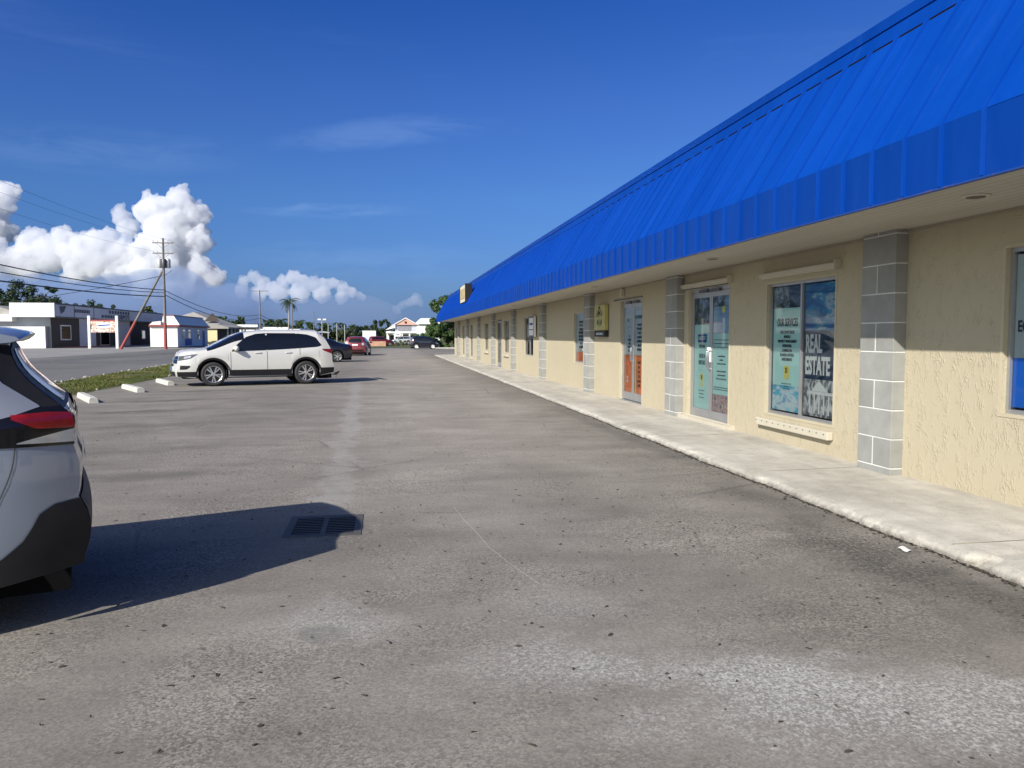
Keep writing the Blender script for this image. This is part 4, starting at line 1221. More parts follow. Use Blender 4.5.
c.body().build('body', M['paint_silver'], sil, 40)
underbody_sun_block(c, sil); add_wheels(c, sil, 5, .22)
# black D-pillar / rear screen wrap, quarter glass with painted sky sheen, belt line
both(c, sil, 'pillar_trim', M['black_plastic'], lambda s: c.side_patch(s, .0, .46, [(0, 1.18), (.2, 1.175), (.46, 1.165)], [(0, 1.50), (.46, 1.52)], 16, 12, .004))
both(c, sil, 'window', M['quarter_glass_sheen'], lambda s: c.side_patch(s, .10, 1.05, [(.10, 1.183), (.36, 1.13), (1.05, 1.09)], [(.10, 1.195), (.25, 1.44), (.5, 1.505), (.8, 1.525), (1.05, 1.53)], 14, 8, .009))
both(c, sil, 'window', M['car_glass'], lambda s: c.side_patch(s, 1.10, 1.95, [(1.10, 1.115), (1.95, 1.06)], [(1.10, 1.52), (1.95, 1.535)], 12, 8))
both(c, sil, 'window', M['car_glass'], lambda s: c.side_patch(s, 2.0, 2.9, [(2.0, 1.055), (2.9, 1.01)], [(2.0, 1.53), (2.3, 1.49), (2.65, 1.29), (2.9, 1.05)], 12, 8))
c.top_patch(2.32, 3.2, .96, 1.02, 12).build('windscreen', M['car_glass'], sil, 60)
c.end_patch(False, -.60, .60, 1.19, 1.48, 14, 8, .014).build('rear_window', M['car_glass'], sil, 60)
c.end_patch(False, -.92, .92, 1.17, 1.52, 14, 8, .008).build('tailgate_trim', M['black_plastic'], sil, 60)
m = MB(); n = 14
for i in range(n + 1):
    y = -.60 + 1.2 * i / n; f = 1 - (abs(y)/.60)**4 * .35
    for (x, z) in [(.58, 1.612), (.36, 1.603), (.25, 1.580), (.235, 1.566), (.27, 1.552), (.42, 1.535), (.6, 1.54)]:
        xx = x + .03 + .05 * (abs(y)/.60)**3; m.v.append((xx - c.L/2, y, z - .035 * (abs(y)/.60)**3))
for i in range(n):
    for j in range(6):
        q = i*7 + j; m.f.append((q, q+1, q+8, q+7))
m.f += [tuple(range(7)), tuple(range(n*7, n*7+7))]
m.build('spoiler', M['paint_silver'], sil, 35)
both(c, sil, 'taillight', M['red_lens'], lambda s: c.side_patch(s, .0, .30, [(0, 1.065), (.18, 1.072), (.30, 1.125)], [(0, 1.148), (.1, 1.155), (.30, 1.148)], 14, 4, .012))
both(c, sil, 'taillight', M['clear_lens'], lambda s: c.side_patch(s, .0, .28, [(0, .99), (.28, 1.0)], [(0, 1.06), (.28, 1.005)], 12, 4, .011))
both(c, sil, 'taillight_surround', M['gloss_black'], lambda s: c.side_patch(s, .0, .62, [(0, .975), (.4, .985), (.62, 1.03)], [(0, 1.182), (.46, 1.168), (.62, 1.10)], 16, 6, .0065))
c.end_patch(False, -.80, -.52, 1.0, 1.155, 6, 4, .011).build('taillight', M['red_lens'], sil, 60); c.end_patch(False, .52, .80, 1.0, 1.155, 6, 4, .011).build('taillight', M['red_lens'], sil, 60)
c.end_patch(False, -.52, .52, 1.03, 1.10, 8, 2, .012).build('tailgate_trim', M['chrome'], sil, 60)
c.end_patch(False, -.26, .26, .80, .92, 6, 2, .012).build('number_plate', M['plate'], sil, 60)
# dark lower bumper wrapping into the arch
both(c, sil, 'rear_valance', M['black_plastic'], lambda s: c.side_patch(s, .0, c.wr - c.ra - .002, [(0, .322), (.5, .262)], [(0, .685), (.12, .672), (.22, .625), (.30, .50), (.40, .42), (c.wr - c.ra, .36)], 22, 8, .010))
c.end_patch(False, -.90, .90, .325, .685, 12, 6, .010).build('rear_valance', M['black_plastic'], sil, 60)
both(c, sil, 'arch_trim', M['black_plastic'], lambda s: c.ring(s, c.wr, c.ra - .004, c.ra + .05)); both(c, sil, 'arch_trim', M['black_plastic'], lambda s: c.ring(s, c.wf, c.ra - .004, c.ra + .05))
both(c, sil, 'sill_trim', M['black_plastic'], lambda s: c.side_patch(s, c.wr + c.ra + .03, c.wf - c.ra - .03, c.sill + .002, .42, 14, 3, .01))
m_seam = [(.29, .98), (.33, .86), (.40, .70), (.43, .62)]
for s in (1, -1):
    m = MB()
    for (x, z) in smooth_pts(m_seam, 2):
        for dx in (-.004, .004):
            p = c.warp(x + dx, c.side_y(x + dx, z) + .003, z); m.v.append((p.x, s * p.y, z))
    for i in range(len(m.v)//2 - 1): m.f.append((2*i, 2*i+1, 2*i+3, 2*i+2))
    m.build('panel_gap', M['gap_line'], sil)
both(c, sil, 'mirror', M['paint_silver'], lambda s: MB().lathe([(.001, -.12), (.06, -.11), (.08, 0), (.05, .11), (.001, .12)], 12, 'y', (2.75 - c.L/2, s*1.0, 1.09)))
both(c, sil, 'headlight', M['clear_lens'], lambda s: c.side_patch(s, 3.9, 4.43, [(3.9, .80), (4.43, .66)], [(3.9, .86), (4.43, .75)], 8, 4, .007))
c.end_patch(True, -.6, .6, .42, .70, 8, 4, .008).build('grille', M['gloss_black'], sil, 60)
a = R(20); h = Vector((-math.cos(a), -math.sin(a)))
p = Vector((-1.847, 5.283)) + h * (c.L/2)
place_car(sil, p.x, p.y, 20)

# ---- dark sedan behind the SUV, seen from its right rear quarter
def sedan(name, label, paint, W=1.80, lamps='red_lens'):
    c = Car(4.60, W,
            top=[(0, .98), (.1, 1.05), (.55, 1.10), (.85, 1.17), (1.25, 1.36), (1.6, 1.44), (2.2, 1.465), (2.6, 1.42), (3.0, 1.22), (3.35, 1.02), (3.6, .97), (4.2, .88), (4.6, .72)],
            belt=[(0, .92), (1.0, .96), (2.0, .93), (3.3, .91), (4.6, .60)], sill=.22, wr=1.0, wf=3.68, rw=.325,
            rear=[(.3, .06), (.5, 0), (.7, .02), (.95, .03), (1.1, .10)], front=[(.2, .08), (.45, 0), (.7, .05)], k=.42, arch=.06, bz=.4)
    r = thing(name, label, 'car')
    c.body().build('body', paint, r, 40); underbody_sun_block(c, r); add_wheels(c, r, 6, .2, False)
    both(c, r, 'window', M['car_glass'], lambda s: c.side_patch(s, .98, 1.98, [(.98, 1.06), (1.3, 1.0), (1.98, .98)], [(.98, 1.10), (1.3, 1.29), (1.98, 1.375)], 10, 6)); both(c, r, 'window', M['car_glass'], lambda s: c.side_patch(s, 2.02, 3.05, [(2.02, .975), (3.05, .955)], [(2.02, 1.375), (2.4, 1.36), (3.05, 1.01)], 10, 6))
    c.top_patch(.62, 1.28, .95, .95, 8).build('rear_window', M['car_glass'], r, 60); c.top_patch(2.58, 3.3, .95, 1.0, 8).build('windscreen', M['car_glass'], r, 60)
    both(c, r, 'taillight', M[lamps], lambda s: c.side_patch(s, 0, .28, [(0, .74), (.28, .82)], [(0, .92), (.28, .90)], 6, 4, .008))
    for s in (1, -1): c.end_patch(False, *sorted((s*.48, s*.78)), .74, .92, 5, 4, .009).build('taillight', M[lamps], r, 60)
    c.end_patch(False, -.26, .26, .70, .80, 4, 2, .010).build('number_plate', M['plate'], r, 60)
    c.end_patch(False, -.75, .75, .33, .45, 8, 3, .010).build('rear_valance', M['black_plastic'], r, 60)
    both(c, r, 'headlight', M['clear_lens'], lambda s: c.side_patch(s, 4.15, 4.6, [(4.15, .72), (4.6, .60)], [(4.15, .80), (4.6, .70)], 6, 3, .007))
    both(c, r, 'mirror', paint, lambda s: MB().lathe([(.001, -.1), (.05, -.09), (.07, 0), (.05, .09), (.001, .1)], 10, 'y', (2.95 - c.L/2, s*.98, 1.02)))
    return r, c
sed, c = sedan('parked_sedan', 'dark navy sedan parked just beyond the white suv, its tail showing', M['paint_navy'], lamps='dark_red_lens')
place_car(sed, -4.3, 48.6, 17)

# ---- red hatchback seen from behind
def hatch(name, label, paint, L=4.0, W=1.72, H=1.52, lamps='red_lens', plate='plate'):
    c = Car(L, W,
            top=[(0, H-.10), (.12, H-.05), (.7, H), (1.7, H), (2.1, H-.06), (2.5, H-.25), (2.95, H-.50), (3.2, .98), (L-.25, .84), (L, .70)],
            belt=[(0, 1.02), (1.5, .97), (2.9, .93), (L, .60)], sill=.22, wr=.72, wf=L-.80, rw=.315,
            rear=[(.3, .05), (.45, 0), (.65, .01), (.8, .06), (1.05, .09), (1.3, .24), (1.5, .34)], front=[(.2, .08), (.4, 0), (.7, .05)], k=.36, arch=.055, bz=.5)
    r = thing(name, label, 'car')
    c.body().build('body', paint, r, 40); underbody_sun_block(c, r); add_wheels(c, r, 6, .19, False)
    both(c, r, 'window', M['car_glass'], lambda s: c.side_patch(s, .35, 1.55, [(.35, 1.08), (1.55, 1.02)], [(.35, 1.12), (.6, H-.19), (1.55, H-.12)], 10, 6)); both(c, r, 'window', M['car_glass'], lambda s: c.side_patch(s, 1.6, 2.7, [(1.6, 1.015), (2.7, .97)], [(1.6, H-.12), (2.0, H-.15), (2.7, 1.02)], 10, 6))
    c.top_patch(2.1, 2.95, .95, 1.0, 8).build('windscreen', M['car_glass'], r, 60)
    c.end_patch(False, -.62, .62, 1.03, H-.15, 10, 6, .010).build('rear_window', M['car_glass'], r, 60)
    for s in (1, -1): c.end_patch(False, *sorted((s*.60, s*.80)), .82, 1.02, 5, 4, .010).build('taillight', M[lamps], r, 60)
    both(c, r, 'taillight', M[lamps], lambda s: c.side_patch(s, 0, .2, .82, 1.02, 6, 4, .008))
    c.end_patch(False, -.25, .25, .80, .91, 4, 2, .011).build('number_plate', M[plate], r, 60)
    c.end_patch(False, -.74, .74, .33, .47, 8, 3, .010).build('rear_valance', M['black_plastic'], r, 60)
    both(c, r, 'headlight', M['clear_lens'], lambda s: c.side_patch(s, L-.45, L, [(L-.45, .72), (L, .60)], [(L-.45, .80), (L, .70)], 6, 3, .007))
    both(c, r, 'mirror', paint, lambda s: MB().lathe([(.001, -.1), (.05, -.09), (.07, 0), (.05, .09), (.001, .1)], 10, 'y', (2.62 - L/2, s*.94, 1.03)))
    return r, c
red, c = hatch('parked_hatchback', 'dark red hatchback seen from behind, beyond the navy sedan', M['paint_red'], lamps='clear_lens')
red.location = (-2.15, 65.5, 0); red.rotation_euler = (0, 0, R(84))
# ---- dark van side-on at the end of the lot
van, c = hatch('parked_van', 'boxy blue black van standing side on before the leafy trees', M['paint_black'], L=3.45, W=1.62, H=1.56)
van.location = (4.62, 94.0, 0); van.rotation_euler = (0, 0, 0)
for o in list(van.children):
    if o.name.startswith('wheel'):
        for q in o.children:
            if q.name.startswith('brake_disc') or q.name.startswith('spokes'): q.data.materials.clear(); q.data.materials.append(M['white_paint'])
# ---- more parked cars further back
o, c = sedan('parked_sedan', 'pale grey sedan half hidden between the navy sedan and the red hatchback', M['paint_grey']); place_car(o, -7.2, 76.0, 14)
o, c = hatch('parked_hatchback', 'small red hatchback by the low wall left of the gabled house', M['paint_red']); o.location = (-0.6, 124, 0); o.rotation_euler = (0, 0, R(10))
o, c = hatch('parked_hatchback', 'grey hatchback parked in front of the white gabled house', M['paint_grey']); o.location = (3.0, 146, 0); o.rotation_euler = (0, 0, R(175))

# ================================================================== KERB STOPS, BIRD
M['kerbstop'] = simple('whitewashed_concrete', (0.47, 0.46, 0.42), .85, var=.16, vscale=5, bump=.4)
ks0 = None
for i, (x, y, a, lab) in enumerate([(-7.15, 20.5, 26, 'pale concrete wheel stop nearest the silver crossover'), (-7.15, 24.0, 27, 'pale concrete wheel stop in the middle, between two others on the bay line'),
                                   (-7.1, 27.15, 24, 'pale concrete wheel stop right in front of the white suv')]):
    k = thing('wheel_stop', lab, 'wheel stop', (x, y, 0), R(a), 'wheel stops along the verge')
    if ks0 is None:
        m = MB()
        prof = [(-.10, 0), (.10, 0), (.085, .10), (.06, .125), (-.06, .125), (-.085, .10)]
        m.prism(prof, -1.12, 1.12); ks0 = m.build('block', M['kerbstop'], k)
        MB().lathe([(.014, .12), (.014, .129)], 8, 'z', (0, .7, 0)).lathe([(.014, .12), (.014, .129)], 8, 'z', (0, -.7, 0)).build('pin', M['alu_dark'], k)
        k0 = k
    else:
        for ch in k0.children: copy_tree(ch, k)

m = MB()
def skin_blob(m, prof, n=10):
    m.tube([p for p, r in prof], [r for p, r in prof], n)
skin_blob(m, [((-.13, 0, .085), .006), ((-.09, 0, .095), .016), ((-.05, 0, .105), .030), ((0, 0, .118), .040), ((.04, 0, .132), .034), ((.065, 0, .15), .024), ((.083, 0, .168), .022), ((.105, 0, .172), .014), ((.118, 0, .170), .004)])
for s in (1, -1): m.tube([(.005, s*.014, .09), (.012, s*.016, .045), (-.002, s*.016, .004)], .003, 5); m.tube([(-.01, s*.016, .003), (.025, s*.02, .003)], .0025, 5)
bird = m.build('bird', simple('bird_black', (.014, .013, .014), .55), smooth=60)
bird.location = (-1.83, 30.3, 0); bird.rotation_euler = (0, 0, R(30)); bird.scale = (1.3, 1.3, 1.3)
tag(bird, 'small black bird standing on the asphalt behind the white suv', 'bird')

# ================================================================== TREES
def leaf_mat(name, dark, light, sc=1.2):
    t = NT(name)
    tone = t.node('ShaderNodeNewGeometry').outputs['Random Per Island']
    c = t.mix(tone, dark, light)
    t.set(col=t.mix(1.0, c, t.range(t.noise(sc, 3), .3, .7, .75, 1.2), 'MULTIPLY'), rough=.55, spec=.3)
    t.b.inputs['Subsurface Weight'].default_value = 0.0
    return t.m
M['leaf'] = leaf_mat('broad_leaf', (.020, .046, .012), (.060, .105, .026))
M['leaf_dark'] = leaf_mat('dark_leaf', (.012, .026, .010), (.032, .058, .018))
M['leaf_olive'] = leaf_mat('olive_leaf', (.035, .05, .018), (.08, .095, .035))
M['frond'] = leaf_mat('palm_frond', (.016, .034, .010), (.055, .080, .024))
M['bark'] = simple('bark', (.13, .105, .08), .9, var=.25, vscale=4)
M['palm_bark'] = simple('palm_bark', (.30, .27, .23), .9, var=.2, vscale=4)

def crown_mesh(blobs, n, ls, rnd):
    m = MB()
    tot = sum(b[3]**2 for b in blobs)
    for (x, y, z, r) in blobs:
        k = int(n * r*r / tot)
        # clumps inside the blob
        cl = []
        for _ in range(max(6, int(r*5))):
            v = Vector((rnd.gauss(0, 1), rnd.gauss(0, 1), rnd.gauss(0, 1))).normalized() * r * rnd.uniform(.55, 1.0)
            v.z *= .8; cl.append((v, r * rnd.uniform(.22, .42)))
        for _ in range(k):
            v, cr = rnd.choice(cl)
            d = Vector((rnd.gauss(0, 1), rnd.gauss(0, 1), rnd.gauss(0, .8)))
            d = d.normalized() * cr * rnd.random()**.4
            p = Vector((x, y, z)) + v + d
            s = ls * rnd.uniform(.5, 1.3)
            nv = (d.normalized() + Vector((rnd.uniform(-.7, .7), rnd.uniform(-.7, .7), rnd.uniform(-.2, .9)))).normalized()
            u = nv.orthogonal().normalized(); w = nv.cross(u); a = rnd.uniform(0, 6.28)
            u, w = u*math.cos(a) + w*math.sin(a), w*math.cos(a) - u*math.sin(a)
            m.add([p - u*s, p - w*s*.45 + nv*s*.1, p + u*s, p + w*s*.45 + nv*s*.1], [(0, 1, 2, 3)])
    return m
def trunk_mesh(h, r, blobs, rnd):
    m = MB()
    top = Vector((rnd.uniform(-.2, .2), rnd.uniform(-.2, .2), h))
    m.tube([(0, 0, -.1), (0, 0, .15), top*.5 + Vector((rnd.uniform(-.15, .15), 0, 0)), top], [r*1.35, r, r*.8, r*.6], 8)
    for (x, y, z, rr) in blobs:
        m.tube([top*.8, (top + Vector((x, y, z)))/2 + Vector((0, 0, -.2)), (x, y, z)], [r*.45, r*.3, r*.1], 6)
    return m
def tree(name, label, cat, loc, blobs, n, ls, mat, th, tr, group=None, seed=1):
    rnd = random.Random(seed)
    t = thing(name, label, cat, loc, 0, group)
    trunk_mesh(th, tr, blobs, rnd).build('trunk', M['bark'], t, 60)
    crown_mesh(blobs, n, ls, rnd).build('crown', mat, t, recalc=False)
    return t
def blobs_(h, w, base, rnd, n=7):
    out = []
    for _ in range(n):
        a = rnd.uniform(0, 6.28); q = rnd.uniform(0, .62) * w; z = rnd.uniform(base, h - .22*w)
        out.append((q*math.cos(a), q*math.sin(a), z, rnd.uniform(.28, .45) * w * (1.1 - .5*(z - base)/max(.1, h - base))))
    return out
def palm(name, label, loc, h, fl, nf, group=None, seed=1, lean=(0, 0)):
    rnd = random.Random(seed)
    t = thing(name, label, 'palm tree', loc, 0, group)
    top = Vector((lean[0], lean[1], h))
    pts = [Vector((0, 0, -.1))] + [Vector((lean[0]*(k/8)**1.6, lean[1]*(k/8)**1.6, h*k/8)) for k in range(1, 9)]
    MB().tube(pts, [.20, .15] + [.13 - .004*k for k in range(7)], 9).build('trunk', M['palm_bark'], t, 60)
    m = MB()
    for i in range(nf):
        a = 2*math.pi*i/nf*2.4 + rnd.uniform(-.3, .3); el = rnd.uniform(-.5, 1.2)
        L = fl * rnd.uniform(.8, 1.1); dx, dy = math.cos(a), math.sin(a)
        P = []; p = top.copy(); ang = el
        for k in range(12):
            P.append(p.copy()); p += Vector((dx*math.cos(ang), dy*math.cos(ang), math.sin(ang))) * L/11; ang -= rnd.uniform(.13, .2)
        m.tube(P, [.03 - .002*k for k in range(12)], 4)
        side = Vector((-dy, dx, 0))
        for k in range(1, 12):
            for sub in (0, .5):
                q = P[k] if sub == 0 or k == 11 else (P[k] + P[k+1])/2
                ln = L*.30*math.sin(math.pi*min(1, (k + sub)/12*.85 + .15)) * rnd.uniform(.8, 1.1)
                dirv = (P[min(k+1, 11)] - P[k-1]).normalized()
                for s in (1, -1):
                    tip = q + side*s*ln*.75 + dirv*ln*.5 + Vector((0, 0, -ln*rnd.uniform(.35, .7)))
                    m.add([q - dirv*.035, q + dirv*.035, tip], [(0, 1, 2)])
    m.build('crown', M['frond'], t, recalc=False)
    return t

palm('coconut_palm', 'tall lone coconut palm rising above the roof of the white suv', (-18.15, 155.4, 0), 7.9, 2.5, 22, seed=4, lean=(.3, 0))
# leafy trees past the end of the blue roof
r1 = random.Random(11)
tree('leafy_tree', 'broad leafy tree right beside the far end of the blue roof', 'tree', (8.2, 104.0, 0), [(0, 0, 4.9, 2.2), (-1.3, -.5, 3.6, 1.7), (1.6, .2, 5.6, 2.0), (.2, -1.2, 2.4, 1.8), (-2.0, 0, 2.0, 1.3), (2.6, -.6, 3.4, 2.2), (1.0, -.8, 1.2, 1.4), (-.6, -.8, 1.0, 1.3), (2.2, -.9, 1.4, 1.5)], 17000, .19, M['leaf'], 3.0, .16, None, 3)
tree('leafy_bush', 'large rounded bush behind the bonnet of the dark van', 'bush', (5.6, 103.0, 0), [(0, 0, 1.8, 1.1), (-.8, 0, 1.3, .9), (.8, .2, 2.4, 1.2), (.2, -.3, .8, 1.0), (1.6, -.2, 1.0, 1.0)], 7000, .15, M['leaf'], 1.2, .08, None, 5)
tree('leafy_tree', 'taller dark tree standing behind the broad leafy tree and the blue roof', 'tree', (12.4, 109.0, 0), [(0, 0, 6.2, 2.3), (-1.8, 0, 5.2, 1.7), (1.8, 0, 5.4, 2), (0, -1, 3.4, 2.2), (2.5, 0, 3, 2), (-2.2, 0, 2.6, 2.0), (.4, 0, 1.4, 1.8)], 12000, .22, M['leaf_dark'], 4.0, .2, None, 8)
tree('leafy_bush', 'low leafy bush at the foot of the last wall', 'bush', (10.4, 99.5, 0), [(0, 0, 1.0, 1.1), (1.4, 0, 1.2, 1.1), (-1.2, 0, .8, .9), (2.6, .1, 1.2, 1.2)], 6000, .14, M['leaf'], .6, .06, None, 9)
hb = [(x*.9, r1.uniform(-.2, .2), .45, .62) for x in range(-6, 4)]
tree('hedge', 'low green hedge in front of the white gabled house', 'hedge', (3.0, 128.5, 0), hb, 4500, .10, M['leaf_olive'], .3, .05, None, 10)
# big trees behind the shops over the road
tree('shade_tree', 'large dark shade tree behind the white parapet at the far left', 'tree', (-66, 160, 0), [(0, 0, 8.6, 3.4), (-4, 0, 7.6, 3.4), (3.2, 0, 7.4, 2.8), (6.0, 0, 6.0, 2.2), (-8, 0, 7, 3), (4.6, 0, 10.4, 1.3), (-1, -1, 5, 4), (-12, 0, 6, 3)], 12000, .3, M['leaf_dark'], 5, .4, None, 12)
tree('shade_tree', 'long low dark crown above the middle of the parapet over the road', 'tree', (-54.5, 162, 0), [(0, 0, 6.6, 2.0), (-2.6, 0, 6.4, 1.6), (2.6, 0, 6.2, 1.7), (4.6, 0, 5.6, 1.3), (0, 0, 4.6, 2.4)], 5000, .26, M['leaf_dark'], 4, .3, None, 13)
tree('shade_tree', 'small round tree above the parapet beside the leaning pole', 'tree', (-46.6, 166, 0), [(0, 0, 6.4, 1.5), (1.1, 0, 6.0, 1.1), (-1.2, 0, 5.9, 1.0), (0, 0, 4.6, 1.6)], 2500, .25, M['leaf_olive'], 4, .2, None, 14)
tree('cypress', 'narrow dark cypress standing behind the grey hipped roof', 'tree', (-34.6, 158, 0), [(0, 0, 2.4, .7), (0, 0, 3.6, .65), (0, 0, 4.7, .5), (0, 0, 5.7, .35)], 2000, .16, M['leaf_dark'], 4, .08, None, 15)
tree('conifer', 'tall dark conifers left of the white gabled house', 'tree', (-1.8, 193, 0), [(0, 0, 4.4, 1.5), (-1, 0, 3.0, 1.4), (1.6, 0, 4.8, 1.2), (.4, 0, 2, 1.8), (2.4, 0, 3.6, 1.2)], 4000, .22, M['leaf_dark'], 3, .15, None, 16)['label'] = 'dense dark clump of a tree left of the white gabled house'
# the long far tree line: three kinds, each tree its own object
kinds = []
for kd in range(4):
    rnd = random.Random(30 + kd)
    hgt = [5.4, 4.6, 5.8, 4.2][kd]; w = [4.2, 5.0, 3.6, 4.6][kd]
    bl = blobs_(hgt, w, 1.0, rnd, 8)
    kinds.append(tree('roadside_tree', 'x', 'tree', (0, 0, 0), bl, 2600, .26, [M['leaf_dark'], M['leaf_olive'], M['leaf'], M['leaf_dark']][kd], 2.4, .16, 'trees along the far tree line', 40 + kd))
pk = palm('roadside_palm', 'x', (0, 0, 0), 5.2, 2.0, 16, 'trees along the far tree line', 51)
used = set()
LAB = ['dense dark tree in the far tree line beyond the road', 'wide olive green tree in the far tree line beyond the road', 'upright mid green tree in the far tree line beyond the road', 'low broad dark tree in the far tree line beyond the road', 'small palm in the far tree line beyond the road']
rr = random.Random(77)
N = 76
for i in range(N):
    f = i / (N - 1)
    x = -52 + 56 * f + rr.uniform(-1.2, 1.2); y = 222 + 58 * f + rr.uniform(-7, 7)
    kd = rr.choice([0, 1, 2, 3, 4, 4, 2, 0])
    src = pk if kd == 4 else kinds[kd]
    o = src if kd not in used else copy_tree(src)
    used.add(kd)
    o['label'] = LAB[kd]
    o.location = (x, y, 0); o.rotation_euler = (0, 0, rr.uniform(0, 6.28))
    s = (1.18 - .38*f) * rr.uniform(.74, 1.14); o.scale = (s*1.1, s*1.1, s)
for kd in range(5):
    if kd not in used: pass

# ================================================================== POLES AND WIRES
def utility_pole(label, x, y, H, brace=None, trans=True, arms=(0.55, 1.75), armw=2.3, red=True):
    p = thing('utility_pole', label, 'utility pole', (x, y, 0), 0, 'utility poles along the road')
    zr = 3.1
    if red:
        MB().tube([(0, 0, -.2), (0, 0, zr)], [.19, .175], 12).build('painted_base', M['red_paint'], p, 60)
        MB().tube([(0, 0, zr + .001), (0, 0, H)], [.172, .11], 12).build('shaft', M['wood_pole'], p, 60)
    else:
        MB().tube([(0, 0, -.2), (0, 0, H)], [.18, .11], 12).build('shaft', M['wood_pole'], p, 60)
    for z in arms:
        m = MB().box(-armw/2, armw/2, -.19, -.10, H - z - .06, H - z + .06)
        for s in (1, -1): m.tube([(s*.75, -.14, H - z - .05), (0, -.12, H - z - .65)], .02, 6)
        a = m.build('crossarm', M['wood_pole'], p)
        for xx in (-armw/2 + .1, -armw/4, armw/4, armw/2 - .1):
            MB().lathe([(.02, .0), (.02, .06), (.055, .07), (.04, .12), (.05, .14), (.02, .2)], 10, 'z', (xx, -.145, H - z + .06)).build('insulator', M['galv'], a, 50)
    if trans:
        for (dx, dy) in ((-.42, -.05), (.52, -.05), (.12, -.36)):
            t_ = MB().lathe([(.25, 0), (.27, .04), (.27, .95), (.22, 1.04), (.05, 1.06)], 16, 'z', (dx, dy, H - 3.45)).build('transformer', M['galv'] if dy > -.2 else M['alu_dark'], p, 50)
            MB().tube([(dx, dy, H - 2.58), (dx, dy, H - 2.3)], .035, 8).build('bushing', M['alu_dark'], t_)
        m = MB().tube([(.15, -.1, H - 4.3), (.95, -.15, H - 3.7)], .03, 6); m.build('lamp_arm', M['alu_dark'], p)
    if brace:
        bx, by, bz = brace
        A = Vector((bx - x, by - y, -.1)); B = Vector((-.05, 0, bz)); C = A + (B - A) * .36
        MB().tube([A, C], [.17, .155], 10).build('painted_base', M['red_paint'], p, 60)
        MB().tube([C + (B-A)*.0005, B], [.153, .11], 10).build('brace', M['wood_pole'], p, 60)
    return p
PX_, PY_ = -25.4, 98.0
H1 = 12.9
utility_pole('grey wooden pole with three transformers, red painted foot and slanting brace', PX_, PY_, H1, (-30.6, 98.6, 9.3))
utility_pole('slim far utility pole with one crossarm standing behind the white suv', -25.75, 172, 11.1, None, False, (.2,), 3.6, False)
p3 = utility_pole('wooden utility pole nearest the camera by the roadside, carrying the cable ends', -27.0, 42.0, 12.9, None, False, (0.55, 1.75), 2.3, False)
def wire(pts, sag, r, label, n=24, cat='power line', grp='overhead cables on the utility poles'):
    A, B = Vector(pts[0]), Vector(pts[1])
    P = []
    for i in range(n + 1):
        t = i / n; p = A.lerp(B, t); p.z -= sag * 4 * t * (1 - t); P.append(p)
    o = MB().tube(P, r, 6).build('power_line', M['wire'], None, 60)
    return tag(o, label, cat, grp)
q = (-27.0, 42.0)
wire([(PX_ - 1.0, PY_, H1 - .3), (q[0] - 1.0, q[1], 12.6)], .7, .010, 'thin top wire from the outer end of the upper crossarm')
wire([(PX_ + .95, PY_, H1 - .3), (q[0] + 1.0, q[1], 12.6)], .7, .010, 'thin top wire from the road side end of the upper crossarm')
wire([(PX_ - 1.0, PY_, H1 - 1.5), (q[0] - 1.0, q[1], 11.4)], .7, .010, 'thin wire from the lower crossarm towards the camera')
wire([(PX_, PY_ - .2, 6.9), (q[0], q[1], 7.2)], .65, .045, 'heavy black cable, upper of the three running left from the braced pole')
wire([(PX_, PY_ - .2, 6.6), (q[0], q[1], 6.5)], .6, .035, 'heavy black cable, middle of the three running left from the braced pole')
wire([(PX_, PY_ - .2, 6.15), (q[0], q[1], 5.6)], .45, .055, 'thickest black cable, lowest of the three running left from the braced pole')
wire([(PX_, PY_, 8.6), (-62, 96, 3.6)], 1.0, .03, 'service cable dropping from the braced pole over the white parapet')
wire([(PX_, PY_, 6.9), (-25.75, 172, 6.0)], 1.3, .04, 'upper black cable sagging right from the braced pole to the far pole')
wire([(PX_, PY_, 6.4), (-25.75, 172, 5.3)], 1.5, .045, 'lower black cable sagging right from the braced pole to the far pole')
wire([(PX_ + .95, PY_, H1 - .3), (-24.3, 172, 11)], 1.2, .010, 'thin top wire from the braced pole to the far pole')
wire([(-25.75, 172, 6.0), (-23, 300, 6)], 2.2, .05, 'upper cable running on beyond the far utility pole'); wire([(-25.75, 172, 5.3), (-23, 300, 5)], 2.2, .05, 'lower cable running on beyond the far utility pole')
def plain_pole(label, x, y, H, r=.10, mat='wood_pole'):
    o = MB().tube([(x, y, -.1), (x, y, H*.5), (x, y, H)], [r, r*.9, r*.75], 8).build('pole', M[mat], None, 60)
    for v in o.data.vertices: v.co -= Vector((x, y, 0))
    o.location = (x, y, 0)
    return tag(o, label, 'pole', 'thin poles before the tree line')
plain_pole('thin bare wooden pole just right of the coconut palm', -17.1, 153, 8.4)
plain_pole('dark slim pole standing left of the twin street lamp', -14.2, 164.8, 6.5)
plain_pole('pale thin pole over the boot of the navy sedan, left one', -10.2, 174, 4.3, .10, 'galv'); plain_pole('pale thin pole over the boot of the navy sedan, right one', -8.8, 179, 4.0, .10, 'galv'); plain_pole('short pale pole just right of the twin street lamp', -11.6, 168, 4.2, .09, 'galv')
sl = thing('street_lamp', 'twin headed pale street lamp behind the tail of the white suv', 'street lamp', (-11.0, 144, 0))
MB().tube([(0, 0, 0), (0, 0, 4.3)], [.09, .06], 8).build('post', M['galv'], sl, 60)
m = MB().tube([(-.45, 0, 4.35), (0, 0, 4.2), (.45, 0, 4.35)], .03, 6); m.build('arm', M['galv'], sl)
for s in (1, -1): MB().bbox(s*.45 - .28, s*.45 + .28, -.14, .14, 4.32, 4.60, .05).build('lamp_head', M['white_paint'], sl)

